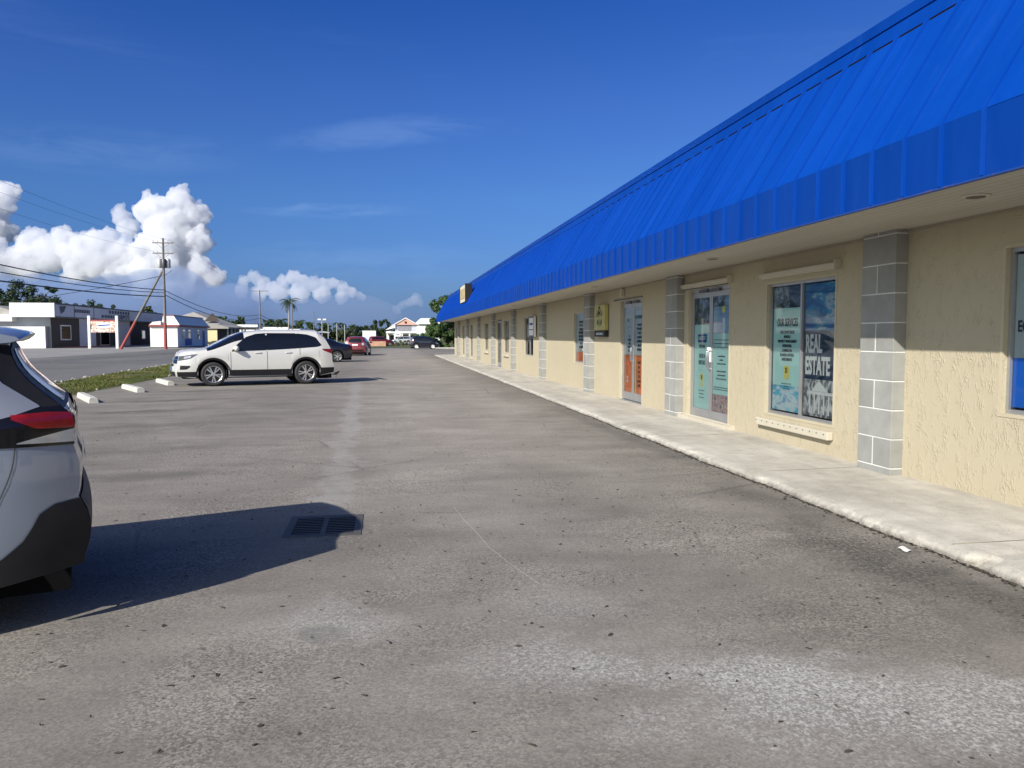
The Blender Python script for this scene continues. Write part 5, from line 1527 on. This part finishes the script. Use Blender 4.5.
# ================================================================== ACROSS THE ROAD
M['brown_wall'] = simple('dark_brown_wall', (.035, .024, .020), .7, var=.1)
M['shop_white'] = simple('white_render', (.74, .74, .72), .7, var=.04, vscale=.5)
M['shop_grey_and_shade'] = simple('pale_grey_render_and_shade', (.46, .48, .54), .7, var=.05, vscale=.5)  # plain grey on some walls, painted shade on the long shop
M['yellow_wall'] = simple('pale_yellow_wall', (.70, .62, .36), .75, var=.05, vscale=.5)
M['roof_grey'] = simple('grey_shingle', (.30, .29, .27), .85, var=.12, vscale=2)
M['pink'] = simple('pink_gable', (.60, .34, .27), .75, var=.06)
M['red_band'] = simple('red_band_paint', (.25, .05, .05), .6)
def azt(u): return math.tan(math.atan((u - 512)/790) + R(9.13))
# -- long shop with the plain white parapet end
b = thing('row_of_shops', 'long low shop across the road with blank white parapet end and dark brown front', 'building', (-41.2, 108, 0))
def L(m, name, mat, par=None, smooth=None, o=(-41.2, 108, 0)):
    ob = m.build(name, mat, par or b, smooth)
    for v in ob.data.vertices: v.co -= Vector(o)
    return ob
YE = 158
par = L(MB().box(-46.4, -41.2, 108, YE, 3.95, 5.72), 'parapet', M['shop_white'])
L(MB().box(-41.19, -41.14, 108.25, YE - .2, 4.05, 5.6), 'fascia_shade_panel', M['shop_grey_and_shade'], par)  # grey-blue sheet paints shade on the white parapet's road side
m = MB()
for u in (75.5, 95, 130): yy = -41.14/azt(u); m.box(-41.13, -41.11, yy - .08, yy + .08, 4.05, 5.6)
m.box(-41.13, -41.10, 108.2, YE, 5.55, 5.75); m.box(-41.13, -41.10, 108.2, YE, 3.93, 4.05)
L(m, 'trim', M['ink'], par)
L(MB().box(-75, -46.41, 108.6, 130, 3.4, 4.3), 'roof', M['shop_white'])
L(MB().box(-75, -46.42, 112.6, 128, 4.3, 4.75).prism([(-56, 4.76), (-48, 4.76), (-50.5, 5.6), (-55, 5.6)], 113, 127), 'roof', M['roof_grey'])
L(MB().box(-75, -42.15, 110, YE, 0, 3.94), 'wall', M['shop_grey_and_shade'])  # grey stands for the shade below the projecting parapet
L(MB().box(-75, -42.7, 108.9, 109.98, 0, 2.75), 'wall', M['shop_white'])
for (a_, c_) in ((48.5, 80), (97, 119), (131, 166)):
    L(MB().box(-42.14, -42.08, max(109.2, -42.1/azt(a_)), -42.1/azt(c_), 0.02, 3.93), 'cladding', M['brown_wall'])
def shopwin(u0, u1, z0, z1, x=-42.08, frame='white_paint'):
    y0, y1 = x/azt(u0), x/azt(u1)
    f = L(MB().box(x + .002, x + .06, y0, y1, z0, z1), 'window', M[frame])
    L(MB().box(x + .061, x + .07, y0 + .25, y1 - .25, z0 + .15, z1 - .15), 'pane', M['car_glass'], f)
shopwin(61, 71.5, 1.0, 3.0); shopwin(100.5, 110, .1, 2.6, frame='alu'); shopwin(142, 145.5, 1.0, 2.6)
L(MB().box(-42.07, -41.9, 112, 131, 0, .12), 'kerb', simple('red_kerb', (.32, .10, .09), .8))
# marks on the fascia: a dark emblem box, a framed panel and block lettering
def fac_text(body, size, u, z, xs=1.0):
    yy = -41.1/azt(u)
    me = text_mesh(body, size, .02, 'CENTER', .01, xs)
    me.transform(Matrix.Translation((-41.09, yy, z)) @ Matrix(((0, 0, 1), (1, 0, 0), (0, 1, 0))).to_4x4())
    ob = link_mesh('lettering', me, M['ink'], par)
    for v in me.vertices: v.co -= Vector((-41.2, 108, 0))
fac_text('DEPOT', 1.0, 125, 4.45, 1.6)
yy = lambda u: -41.1/azt(u)
L(MB().add([(-41.10, yy(61), 5.35), (-41.10, yy(68), 5.45), (-41.10, yy(65.5), 4.7), (-41.10, yy(62.5), 4.4)], [(0, 1, 2, 3)]), 'emblem', M['ink'], par)
m = MB()
for i in range(9): m.box(-41.12, -41.10, yy(76.5) + i*.62, yy(76.5) + i*.62 + .4, 4.7, 5.15)
L(m, 'lettering', M['ink'], par); m = MB()
for i in range(8): m.box(-41.12, -41.10, yy(110.5) + i*1.25, yy(110.5) + i*1.25 + .8, 4.95, 5.4)
L(m, 'lettering', M['ink'], par); m = MB()
for i in range(6): m.box(-41.12, -41.10, yy(103) + i*1.25, yy(103) + i*1.25 + .85, 4.25, 4.65)
L(m, 'lettering', M['ink'], par)

# -- billboard on two white posts
s = thing('billboard', 'colourful printed board between two white posts in front of the brown shop', 'sign', (-34.5, 105, 0), R(-9))
for x in (-1.72, 1.72): MB().bbox(x - .16, x + .16, -.12, .12, 0, 4.05, .02).build('post', M['white_paint'], s)
MB().box(-1.54, 1.54, -.05, .05, 2.0, 3.45).build('panel', M['pic_banner'], s)
m = MB().box(-1.55, 1.55, -.07, -.051, 3.37, 3.55); m.build('trim', M['red_paint'], s)
m = MB().add([(-.75, -.056, 2.55), (-.55, -.056, 3.05), (-.2, -.056, 3.22), (.75, -.056, 3.2), (.95, -.056, 2.75), (.6, -.056, 2.5)], [(0, 1, 2, 3, 4, 5)])
m.build('print', M['ink_white'], s)
MB().add([(-.7, -.06, 2.72), (-.5, -.06, 2.95), (.85, -.06, 3.0), (.9, -.06, 2.85)], [(0, 1, 2, 3)]).build('print', M['ink_blue'], s)
MB().box(-.5, .4, -.06, -.057, 2.12, 2.28).build('print', M['ink_white'], s)

# -- white kiosk with mansard top and red band
b = thing('kiosk', 'small white shop with red band and sloped white top behind the red footed pole', 'building', (-27, 110, 0))
O = (-27, 110, 0)
L(MB().box(-30.4, -27, 110, 128, .1, 2.78), 'wall', M['shop_white'], None, None, O)
L(MB().box(-30.5, -26.7, 109.7, 128.3, 2.785, 3.02), 'band', M['red_band'], None, None, O)
m = MB()
b0 = [(-29.0, 110.2), (-26.75, 110.2), (-26.75, 128), (-29.0, 128)]; t0 = [(-28.9, 110.6), (-27.6, 110.6), (-27.6, 127.4), (-28.9, 127.4)]
m.add([(x, y, 3.022) for x, y in b0] + [(x, y, 4.25) for x, y in t0], [(0, 1, 5, 4), (1, 2, 6, 5), (2, 3, 7, 6), (3, 0, 4, 7), (4, 5, 6, 7)])
rf = L(m, 'roof', M['shop_white'], None, None, O)
L(MB().box(-29, -27.5, 110.5, 127.5, 4.255, 4.33), 'trim', M['red_paint'], rf, None, O)
L(MB().prism([(-30.45, 3.021), (-29.02, 3.021), (-29.02, 3.5), (-30.0, 3.4)], 109.8, 128), 'canopy', M['shop_white'], None, None, O)
for (y0, y1, z0, z1) in ((112.3, 113.8, 1.2, 2.5), (115.5, 117, 1.2, 2.5), (121, 122.4, 1.0, 2.5)):
    f = L(MB().box(-26.99, -26.95, y0, y1, z0, z1), 'window', M['alu'], None, None, O)
    L(MB().box(-26.949, -26.94, y0 + .15, y1 - .15, z0 + .1, z1 - .1), 'pane', M['car_glass'], f, None, O)
L(MB().box(-26.98, -26.9, 114, 117.4, .3, 1.15), 'counter', M['ink_blue'], None, None, O); L(MB().box(-26.98, -26.93, 124.5, 125.8, .15, 2.3), 'door', M['ink_blue'], None, None, O)
L(MB().box(-30.45, -26.9, 109.95, 128, .0, .099), 'plinth', M['ink_black'], None, None, O)

# -- hipped grey house behind
def hip(name, label, x0, x1, y0, y1, zw, zr, wall, roofm, along='y'):
    bb = thing(name, label, 'building', ((x0+x1)/2, y0, 0)); O = ((x0+x1)/2, y0, 0)
    global b; b = bb
    L(MB().box(x0, x1, y0, y1, 0, zw), 'wall', wall, bb, None, O)
    e = .5; xm = (x0+x1)/2; hwid = (x1-x0)/2
    m = MB()
    if along == 'y':
        m.add([(x0-e, y0-e, zw+.002), (x1+e, y0-e, zw+.002), (x1+e, y1+e, zw+.002), (x0-e, y1+e, zw+.002), (xm, y0+hwid*.7, zr), (xm, y1-hwid*.7, zr)], [(0, 1, 4), (1, 2, 5, 4), (2, 3, 5), (3, 0, 4, 5), (3, 2, 1, 0)])
    L(m, 'roof', roofm, bb, None, O)
    return bb, O
bb, O = hip('hipped_house', 'low house with weathered grey hipped roof behind the white kiosk', -37.5, -28.0, 141, 156, 3.6, 5.7, M['brown_wall'], M['roof_grey'])
L(MB().add([(-30.2, 140.4, 4.0), (-27.6, 140.4, 4.0), (-28.9, 141.2, 5.5)], [(0, 1, 2)]), 'gable', M['brown_wall'], bb, None, O)
bb = thing('yellow_shop', 'pale yellow flat roofed shop with dark front between the kiosk and the suv', 'building', (-26, 131, 0)); b = bb; O = (-26, 131, 0)
L(MB().box(-31, -26.2, 131, 150, 0, 2.7), 'wall', M['yellow_wall'], bb, None, O)
L(MB().box(-31.3, -24.4, 130.7, 150.4, 2.705, 2.95).prism([(-31.2, 2.951), (-24.6, 2.951), (-26.5, 3.5), (-30, 3.5)], 131, 150), 'roof', M['roof_grey'], bb, None, O)
L(MB().box(-26.19, -26.1, 131.3, 150, .1, 2.7), 'front', M['brown_wall'], bb, None, O)
for k in range(6): L(MB().box(-24.9, -24.7, 132 + k*3.2, 132.2 + k*3.2, 0, 2.7), 'column', M['shop_white'], bb, None, O)
for k in range(3): L(MB().box(-29.6, -28.0, 130.93, 130.985, 1.2 + k*.45, 1.32 + k*.45), 'sign_line', M['alu_dark'], bb, None, O)
def lowb(label, x0, x1, y0, y1, h, mat='shop_white', dark=True):
    bb = thing('low_shop', label, 'building', ((x0+x1)/2, y0, 0)); global b; b = bb; O = ((x0+x1)/2, y0, 0)
    L(MB().box(x0, x1, y0, y1, 0, h - .5), 'wall', M[mat], bb, None, O)
    L(MB().box(x0-.3, x1+.3, y0-.3, y1+.3, h - .498, h), 'roof', M['shop_white'], bb, None, O)
    n = max(2, int((x1-x0)/3))
    for k in range(n):
        xa = x0 + .5 + k*(x1-x0)/n; L(MB().box(xa, xa + 1.4, y0 - .04, y0 - .002, .8, h - 1.0), 'window', M['car_glass'], bb, None, O)
lowb('low white building behind the windscreen of the white suv', -33.5, -27.3, 177, 186, 4.0)
lowb('low white building under the far utility pole', -28.0, -22.5, 190, 200, 3.6)
lowb('long low pale roofed building behind the roof of the white suv', -26.5, -16.5, 158, 166, 2.9, 'shop_grey_and_shade')
bb = thing('canopy_shelter', 'dark flat canopy on thin posts just above the suv bonnet', 'shelter', (-23.8, 141, 0)); b = bb; O = (-23.8, 141, 0)
L(MB().prism([(-26.3, 2.75), (-21.5, 2.62), (-22.4, 2.95), (-24.8, 3.02)], 140, 144), 'roof', M['ink_black'], bb, None, O)
for x in (-25.8, -22): L(MB().box(x, x + .12, 141, 141.12, 0, 2.72), 'post', M['galv'], bb, None, O)

# -- gabled house at the far end
bb = thing('gabled_house', 'white two storey house with pink gable, grey shutters and arched porch', 'building', (3.5, 180, 0)); b = bb; O = (3.5, 180, 0)
L(MB().box(.4, 7.2, 180.6, 190, 0, 2.3), 'wall', M['shop_white'], bb, None, O)
up = L(MB().box(2.4, 7.0, 180.9, 190, 2.3, 4.05), 'upper_wall', M['shop_grey_and_shade'], bb, None, O)
L(MB().add([(1.9, 180.5, 4.06), (7.4, 180.5, 4.06), (4.65, 180.5, 5.55)], [(0, 1, 2)]), 'gable', M['pink'], bb, None, O)
m = MB().add([(1.5, 180.3, 3.95), (4.65, 180.3, 5.72), (4.65, 191, 5.72), (1.5, 191, 3.95)], [(0, 1, 2, 3)]); m.add([(7.8, 180.3, 3.95), (4.65, 180.3, 5.72), (4.65, 191, 5.72), (7.8, 191, 3.95)], [(0, 1, 2, 3)])
m.add([(1.5, 180.3, 3.95), (4.65, 180.3, 5.72), (4.65, 180.3, 5.52), (1.75, 180.3, 3.9)], [(0, 1, 2, 3)]); m.add([(7.8, 180.3, 3.95), (4.65, 180.3, 5.72), (4.65, 180.3, 5.52), (7.55, 180.3, 3.9)], [(0, 1, 2, 3)])
L(m, 'roof', M['shop_white'], bb, None, O)
L(MB().lathe([(.001, 180.44), (.28, 180.44), (.28, 180.49)], 12, 'y', (4.65, 0, 4.6)), 'vent', M['ink_black'], bb, None, O)
L(MB().box(2.9, 5.9, 180.84, 180.89, 2.7, 3.95), 'shutter', simple('shutter_grey', (.22, .22, .24), .6), bb, None, O)
L(MB().box(.2, 7.4, 179.2, 180.58, 2.18, 2.55), 'balcony', M['shop_white'], bb, None, O)
for k in range(4): L(MB().box(.9 + k*1.6, 2.0 + k*1.6, 180.52, 180.59, .2, 1.7), 'arch', M['ink_black'], bb, None, O)
for k in range(5): L(MB().box(.35 + k*1.65, .65 + k*1.65, 179.3, 179.55, 0, 2.18), 'column', M['shop_white'], bb, None, O)
L(MB().prism([(.1, 2.9), (2.3, 3.4), (2.3, 4.4)], 180.4, 183), 'stair_roof', M['shop_white'], bb, None, O)
L(MB().prism([(.2, 2.551), (2.4, 1.6), (1.2, 2.7)], 179.5, 180.3), 'stair', M['shop_white'], bb, None, O)
bb = thing('white_house', 'white roofed house half hidden behind the leafy trees', 'building', (10, 205, 0)); b = bb; O = (10, 205, 0)
L(MB().box(8.2, 14, 205, 212, 0, 4.6), 'wall', M['shop_white'], bb, None, O)
L(MB().prism([(7.6, 4.61), (14.6, 4.61), (12.6, 6.1), (9.2, 6.1)], 204.4, 212.6), 'roof', M['white_paint'], bb, None, O)
bb = thing('box_trailer', 'plain white box trailer beside the red hatchback', 'trailer', (-2.95, 152.6, 0)); b = bb; O = (-2.95, 152.6, 0)
L(MB().bbox(-4.2, -1.7, 152.6, 158, .7, 2.55, .04), 'body', M['shop_white'], bb, None, O)
L(MB().box(-4.1, -1.9, 152.8, 157.8, 2.551, 2.66), 'roof_rack', M['ink_black'], bb, None, O)
for x in (-4.0, -2.1): L(MB().lathe([(.4, x), (.4, x + .25)], 16, 'x', (0, 156, .4)), 'wheel', M['rubber'], bb, 40, O)
bb = thing('road_sign', 'square white road sign on a post before the gabled house', 'sign', (2.43, 151.7, 0))
MB().tube([(0, 0, 0), (0, 0, 2.3)], .05, 6).build('post', M['galv'], bb)
MB().box(-.52, .52, -.08, -.052, 1.45, 2.45).build('panel', M['ink_white'], bb)
MB().box(-.3, .3, -.09, -.081, 1.75, 1.88).build('print', M['ink'], bb)
o = MB().box(-2.4, .2, -.15, .15, 0, .75).build('low_wall', simple('terracotta_wall', (.45, .26, .18), .85, var=.2, vscale=2)); o.location = (-.1, 121.5, 0)
tag(o, 'low terracotta coloured wall at the end of the lot right of the red hatchback', 'wall')
o = MB().bbox(-2.2, 3.5, -.1, .1, 0, .16, .03).build('kerb_stone', M['kerbstop']); o.location = (7.9, 96.4, 0)
tag(o, 'whitened kerb stone right of the dark van under the trees', 'kerb')

# ================================================================== CLOUDS
CAM = Vector((0, 0, 1.55))
def sky_dir(u, v):
    yaw, pit = R(9.133), math.atan(48/790)
    x, y, z = (u - 512)/790, -(v - 384)/790, 1.0
    # camera frame: right, up, forward
    f = Vector((math.sin(yaw)*math.cos(pit), math.cos(yaw)*math.cos(pit), -math.sin(pit)))
    r = Vector((math.cos(yaw), -math.sin(yaw), 0)); up = r.cross(f)
    return (r*x + up*y + f*z)
def cloud_material(dens, colr=(.925, .935, .958)):
    m = bpy.data.materials.new('cloud_water'); m.use_nodes = True
    t = m.node_tree; t.nodes.remove(t.nodes['Principled BSDF'])
    v = t.nodes.new('ShaderNodeVolumePrincipled')
    v.inputs['Color'].default_value = (*colr, 1); v.inputs['Density'].default_value = dens; v.inputs['Anisotropy'].default_value = .15
    t.links.new(v.outputs[0], t.nodes['Material Output'].inputs['Volume'])
    return m
def veil(label, u0, u1, v0, v1, D, dens, colr):
    m = MB(); n = 40
    rnd = random.Random(int(u0))
    for i in range(n):
        u = u0 + (u1 - u0)*i/(n-1); vm = v0 + (v1 - v0)*rnd.uniform(.25, .5)
        rv = (v1 - vm) * rnd.uniform(.55, .9)
        c0 = sky_dir(u, (v1 + vm)/2 + 2) * D
        bm = bmesh.new(); bmesh.ops.create_icosphere(bm, subdivisions=3, radius=1)
        m.bm(bm, Matrix.Translation(c0) @ Matrix.Diagonal(((u1-u0)/n*3.2*D/790, 260, rv*.75*D/790, 1)))
    o = m.build('cloud', None); o.data.materials.append(cloud_material(dens, colr))
    md = o.modifiers.new('vox', 'REMESH'); md.mode = 'VOXEL'; md.voxel_size = 22
    dg = bpy.context.evaluated_depsgraph_get(); me = bpy.data.meshes.new_from_object(o.evaluated_get(dg))
    mt = o.data.materials[0]; o.modifiers.clear(); o.data = me; me.materials.clear(); me.materials.append(mt)
    return tag(o, label, 'cloud', 'cumulus clouds', 'stuff')
def cloud(label, puffs, D, dens, vox, seed):
    rnd = random.Random(seed); m = MB(); px = D/790
    todo = []
    for (u, v, r) in puffs:
        c0 = sky_dir(u, v) * D
        if r > 11:
            bm = bmesh.new(); bmesh.ops.create_icosphere(bm, subdivisions=3, radius=r*px*.88); m.bm(bm, Matrix.Translation(c0))
            for _ in range(int(r*.95)):
                d = Vector((rnd.gauss(0, 1), rnd.gauss(0, 1), rnd.gauss(.25, .9))).normalized()
                todo.append((c0 + d*r*px*rnd.uniform(.72, .98), r*px*rnd.uniform(.16, .40)))
        else: todo.append((c0, r*px))
    for (c0, R0) in todo:
        bm = bmesh.new(); bmesh.ops.create_icosphere(bm, subdivisions=3, radius=R0); m.bm(bm, Matrix.Translation(c0))
        for _ in range(9):
            d = Vector((rnd.gauss(0, 1), rnd.gauss(0, 1), abs(rnd.gauss(0, .8)))).normalized()
            rr_ = R0 * rnd.uniform(.25, .5)
            c1 = c0 + d*R0*rnd.uniform(.75, 1.0)
            bm = bmesh.new(); bmesh.ops.create_icosphere(bm, subdivisions=2, radius=rr_); m.bm(bm, Matrix.Translation(c1))
            for _ in range(3):
                d2 = (Vector((rnd.gauss(0, 1), rnd.gauss(0, 1), rnd.gauss(.3, .9))).normalized() + d*.6).normalized(); r3 = rr_ * rnd.uniform(.25, .55)
                bm = bmesh.new(); bmesh.ops.create_icosphere(bm, subdivisions=1, radius=r3); m.bm(bm, Matrix.Translation(c1 + d2*rr_*rnd.uniform(.8, 1.05)))
    o = m.build('cloud', None)
    o.data.materials.append(cloud_material(dens))
    md = o.modifiers.new('vox', 'REMESH'); md.mode = 'VOXEL'; md.voxel_size = vox
    for k, (sc, st) in enumerate(((14, 6), (5, 4.5), (2.2, 2.6))):
        tx = bpy.data.textures.new('puff', 'CLOUDS'); tx.noise_scale = sc*px; tx.noise_depth = 2
        dm = o.modifiers.new('puff', 'DISPLACE'); dm.texture = tx; dm.texture_coords = 'GLOBAL'; dm.strength = st*px; dm.mid_level = .5
    dg = bpy.context.evaluated_depsgraph_get()
    me = bpy.data.meshes.new_from_object(o.evaluated_get(dg))
    mats = o.data.materials[0]; o.modifiers.clear(); o.data = me; me.materials.clear(); me.materials.append(mats)
    tag(o, label, 'cloud', 'cumulus clouds', 'stuff')
    return o
if True:
    cloud('tall white cumulus tower over the utility pole', [(150, 212, 17), (180, 204, 16), (197, 214, 14), (168, 232, 26), (198, 240, 16), (163, 258, 28), (200, 268, 16), (185, 284, 20), (150, 285, 18), (213, 278, 11)], 2600, .05, 4.6, 1)
    cloud('long lower cumulus bank left of the tall tower', [(121, 216, 9), (128, 228, 10), (110, 248, 17), (88, 244, 14), (62, 236, 12), (38, 236, 10), (50, 256, 20), (82, 266, 20), (22, 262, 20), (118, 270, 18), (-8, 262, 26), (70, 250, 16), (30, 250, 16), (100, 262, 18), (132, 276, 14), (95, 256, 24), (136, 258, 18)], 2700, .034, 5.5, 2)
    cloud('cumulus tower cut by the left edge of the picture', [(8, 192, 11), (0, 206, 16), (-6, 230, 20), (-38, 215, 34), (-50, 260, 40)], 3400, .036, 6, 3)
    cloud('row of small cumulus heads above the coconut palm', [(244, 280, 6), (253, 277, 6), (262, 283, 7), (272, 288, 7), (283, 281, 6), (292, 277, 7), (302, 281, 7), (312, 284, 7), (322, 282, 6), (333, 283, 6), (343, 288, 6), (353, 292, 5), (361, 297, 4), (278, 294, 9), (300, 294, 10), (322, 295, 9), (340, 297, 7), (258, 294, 8), (240, 292, 7)], 4200, .018, 8, 4)
    cloud('tiny pale cumulus just left of the blue roof end', [(404, 304, 5), (414, 300, 6), (421, 303, 4), (397, 310, 5)], 5200, .006, 20, 5)
    veil('low cloud veil tinted blue grey as base shade under the tall cumulus tower', -120, 235, 250, 334, 2250, .0042, (.42, .545, .78))  # blue-grey volume colour stands for shade on the cloud bases
    veil('thin cloud veil tinted blue grey as base shade under the row of small cumulus heads', 225, 390, 283, 334, 2300, .0026, (.40, .53, .77))  # base shade put into the volume colour, thinner here

# ================================================================== LIGHT, SKY, CAMERA
EL = math.degrees(math.atan2(.878, math.sqrt(2)))
toward = Vector((-1, -1, .878)).normalized()          # direction to the sun
sd = bpy.data.lights.new('sun', 'SUN'); so = bpy.data.objects.new('sun', sd); COL.objects.link(so)
sd.energy = 4.6; sd.angle = R(.53); sd.color = (1.0, .945, .86)
so.rotation_euler = toward.to_track_quat('Z', 'Y').to_euler(); so.location = (-30, -30, 30)
w = bpy.data.worlds.new('World'); S.world = w; w.use_nodes = True
t = w.node_tree; bg = t.nodes['Background']
sky = t.nodes.new('ShaderNodeTexSky'); sky.sky_type = 'NISHITA'; sky.sun_disc = False
sky.sun_elevation = R(EL); sky.sun_rotation = math.atan2(toward.x, toward.y) % (2*math.pi)
sky.altitude = 0; sky.air_density = 1.0; sky.dust_density = .35; sky.ozone_density = 2.6
geo = t.nodes.new('ShaderNodeTexCoord')
sp = t.nodes.new('ShaderNodeSeparateXYZ'); t.links.new(geo.outputs['Generated'], sp.inputs[0])
hs = t.nodes.new('ShaderNodeHueSaturation'); hs.inputs['Saturation'].default_value = SKY_SAT; hs.inputs['Value'].default_value = 1.0
t.links.new(sky.outputs[0], hs.inputs['Color'])
# low blue-grey bank of distant cloud and thin cirrus streaks
def wmath(op, a, b_=0., clamp=False):
    x = t.nodes.new('ShaderNodeMath'); x.operation = op; x.use_clamp = clamp
    for i, q in enumerate((a, b_)):
        if isinstance(q, bpy.types.NodeSocket): t.links.new(q, x.inputs[i])
        else: x.inputs[i].default_value = q
    return x.outputs[0]
def wrange(v, a, b_, c=0., d=1.):
    x = t.nodes.new('ShaderNodeMapRange'); x.interpolation_type = 'SMOOTHSTEP'
    t.links.new(v, x.inputs[0])
    for i, q in enumerate((a, b_, c, d)): x.inputs[i+1].default_value = q
    return x.outputs[0]
def wnoise(scale, sc3, detail=6, rough=.6, loc=(0, 0, 0)):
    mp = t.nodes.new('ShaderNodeMapping'); mp.inputs['Scale'].default_value = sc3; mp.inputs['Location'].default_value = loc
    t.links.new(geo.outputs['Generated'], mp.inputs[0])
    x = t.nodes.new('ShaderNodeTexNoise'); x.inputs['Scale'].default_value = scale; x.inputs['Detail'].default_value = detail; x.inputs['Roughness'].default_value = rough; x.inputs['Distortion'].default_value = .4
    t.links.new(mp.outputs[0], x.inputs['Vector']); return x.outputs['Fac']
z = sp.outputs[2]
def wmix(f, a, b_):
    x = t.nodes.new('ShaderNodeMix'); x.data_type = 'RGBA'
    for s_, q in ((x.inputs[0], f), (x.inputs[6], a), (x.inputs[7], b_)):
        if isinstance(q, bpy.types.NodeSocket): t.links.new(q, s_)
        else: s_.default_value = q if isinstance(q, float) else (*q, 1)
    return x.outputs[2]
# the sky away from the sun is a deep tropical blue, its unseen sun side brightened as fill for shaded walls
dp = t.nodes.new('ShaderNodeVectorMath'); dp.operation = 'DOT_PRODUCT'; t.links.new(geo.outputs['Generated'], dp.inputs[0]); dp.inputs[1].default_value = (-.7071, -.7071, 0)
side = wrange(dp.outputs['Value'], .05, .75)
rp = t.nodes.new('ShaderNodeValToRGB'); t.links.new(z, rp.inputs[0])
while len(rp.color_ramp.elements) < len(SKY_TINT): rp.color_ramp.elements.new(.5)
for e, (p_, c_) in zip(rp.color_ramp.elements, SKY_TINT): e.position = p_; e.color = (*c_, 1)
tint = wmix(side, rp.outputs[0], SUN_SIDE_FILL)
mu = t.nodes.new('ShaderNodeMix'); mu.data_type = 'RGBA'; mu.blend_type = 'MULTIPLY'; mu.inputs[0].default_value = 1
t.links.new(hs.outputs[0], mu.inputs[6]); t.links.new(tint, mu.inputs[7]); col = mu.outputs[2]
bank = wmath('MULTIPLY', wrange(wmath('ADD', z, wmath('MULTIPLY', wmath('SUBTRACT', wnoise(5, (1, 1, 3)), .5), .08)), .095, .015), BANK)
col = wmix(bank, col, BANK_COL)
cir = wmath('MULTIPLY', wrange(wnoise(1.6, (1.0, 1.0, 9.0), 7, .62, (3.1, 0, 0)), .54, .80), wrange(z, .06, .16))
cir = wmath('MULTIPLY', cir, wmath('MULTIPLY', wrange(z, .5, .25), .12))
col = wmix(cir, col, CIR_COL)
def streak(u, v, wu, wv, slope, amt, col, seed):
    d = sky_dir(u, v).normalized(); a0 = d.x/d.y; e0 = d.z
    da = wmath('SUBTRACT', wmath('DIVIDE', sp.outputs[0], wmath('MAXIMUM', sp.outputs[1], .05)), a0)
    de = wmath('SUBTRACT', wmath('SUBTRACT', z, e0), wmath('MULTIPLY', da, slope))
    de = wmath('ADD', de, wmath('MULTIPLY', wmath('SUBTRACT', wnoise(7, (1, 1, 1), 4, .6, (seed, 0, 0)), .5), .03))
    q = wmath('ADD', wmath('POWER', wmath('DIVIDE', da, wu), 2), wmath('POWER', wmath('DIVIDE', de, wv), 2))
    f = wmath('MULTIPLY', wrange(q, 1.0, 0.0), wrange(wnoise(9, (1, 1, 5), 6, .65, (seed, 2, 0)), .32, .66))
    return wmix(wmath('MULTIPLY', f, amt), col, CIR_COL)
col = streak(385, 133, .16, .022, .10, .16, col, 1.3); col = streak(330, 212, .13, .010, .03, .22, col, 4.1); col = streak(90, 150, .22, .03, .05, .10, col, 7.7); col = streak(360, 262, .2, .03, 0, .12, col, 9.1)
t.links.new(col, bg.inputs[0]); bg.inputs[1].default_value = SKY_STR

cam = bpy.data.cameras.new('camera'); co = bpy.data.objects.new('camera', cam); COL.objects.link(co)
cam.sensor_width = 36; cam.lens = 36 * 790/1024; cam.clip_start = .05; cam.clip_end = 20000
yaw, pit = R(9.133), math.atan(48/790 * math.cos(math.atan(127/790)))
co.location = CAM
co.rotation_euler = (R(90) - math.atan(48/790), 0, -math.atan(127/math.hypot(790, 48)))
S.camera = co
S.view_settings.view_transform = 'Standard'; S.view_settings.look = 'None'
S.view_settings.exposure = EXPO; S.view_settings.gamma = 1.0; S.view_settings.use_curve_mapping = False
S.render.engine = 'CYCLES'
cy = S.cycles
cy.max_bounces = 12; cy.diffuse_bounces = 4; cy.glossy_bounces = 4; cy.transparent_max_bounces = 12; cy.volume_bounces = 10
cy.use_denoising = True
try: cy.denoiser = 'OPENIMAGEDENOISE'
except Exception: pass
cy.sample_clamp_indirect = 8
bpy.context.view_layer.update()
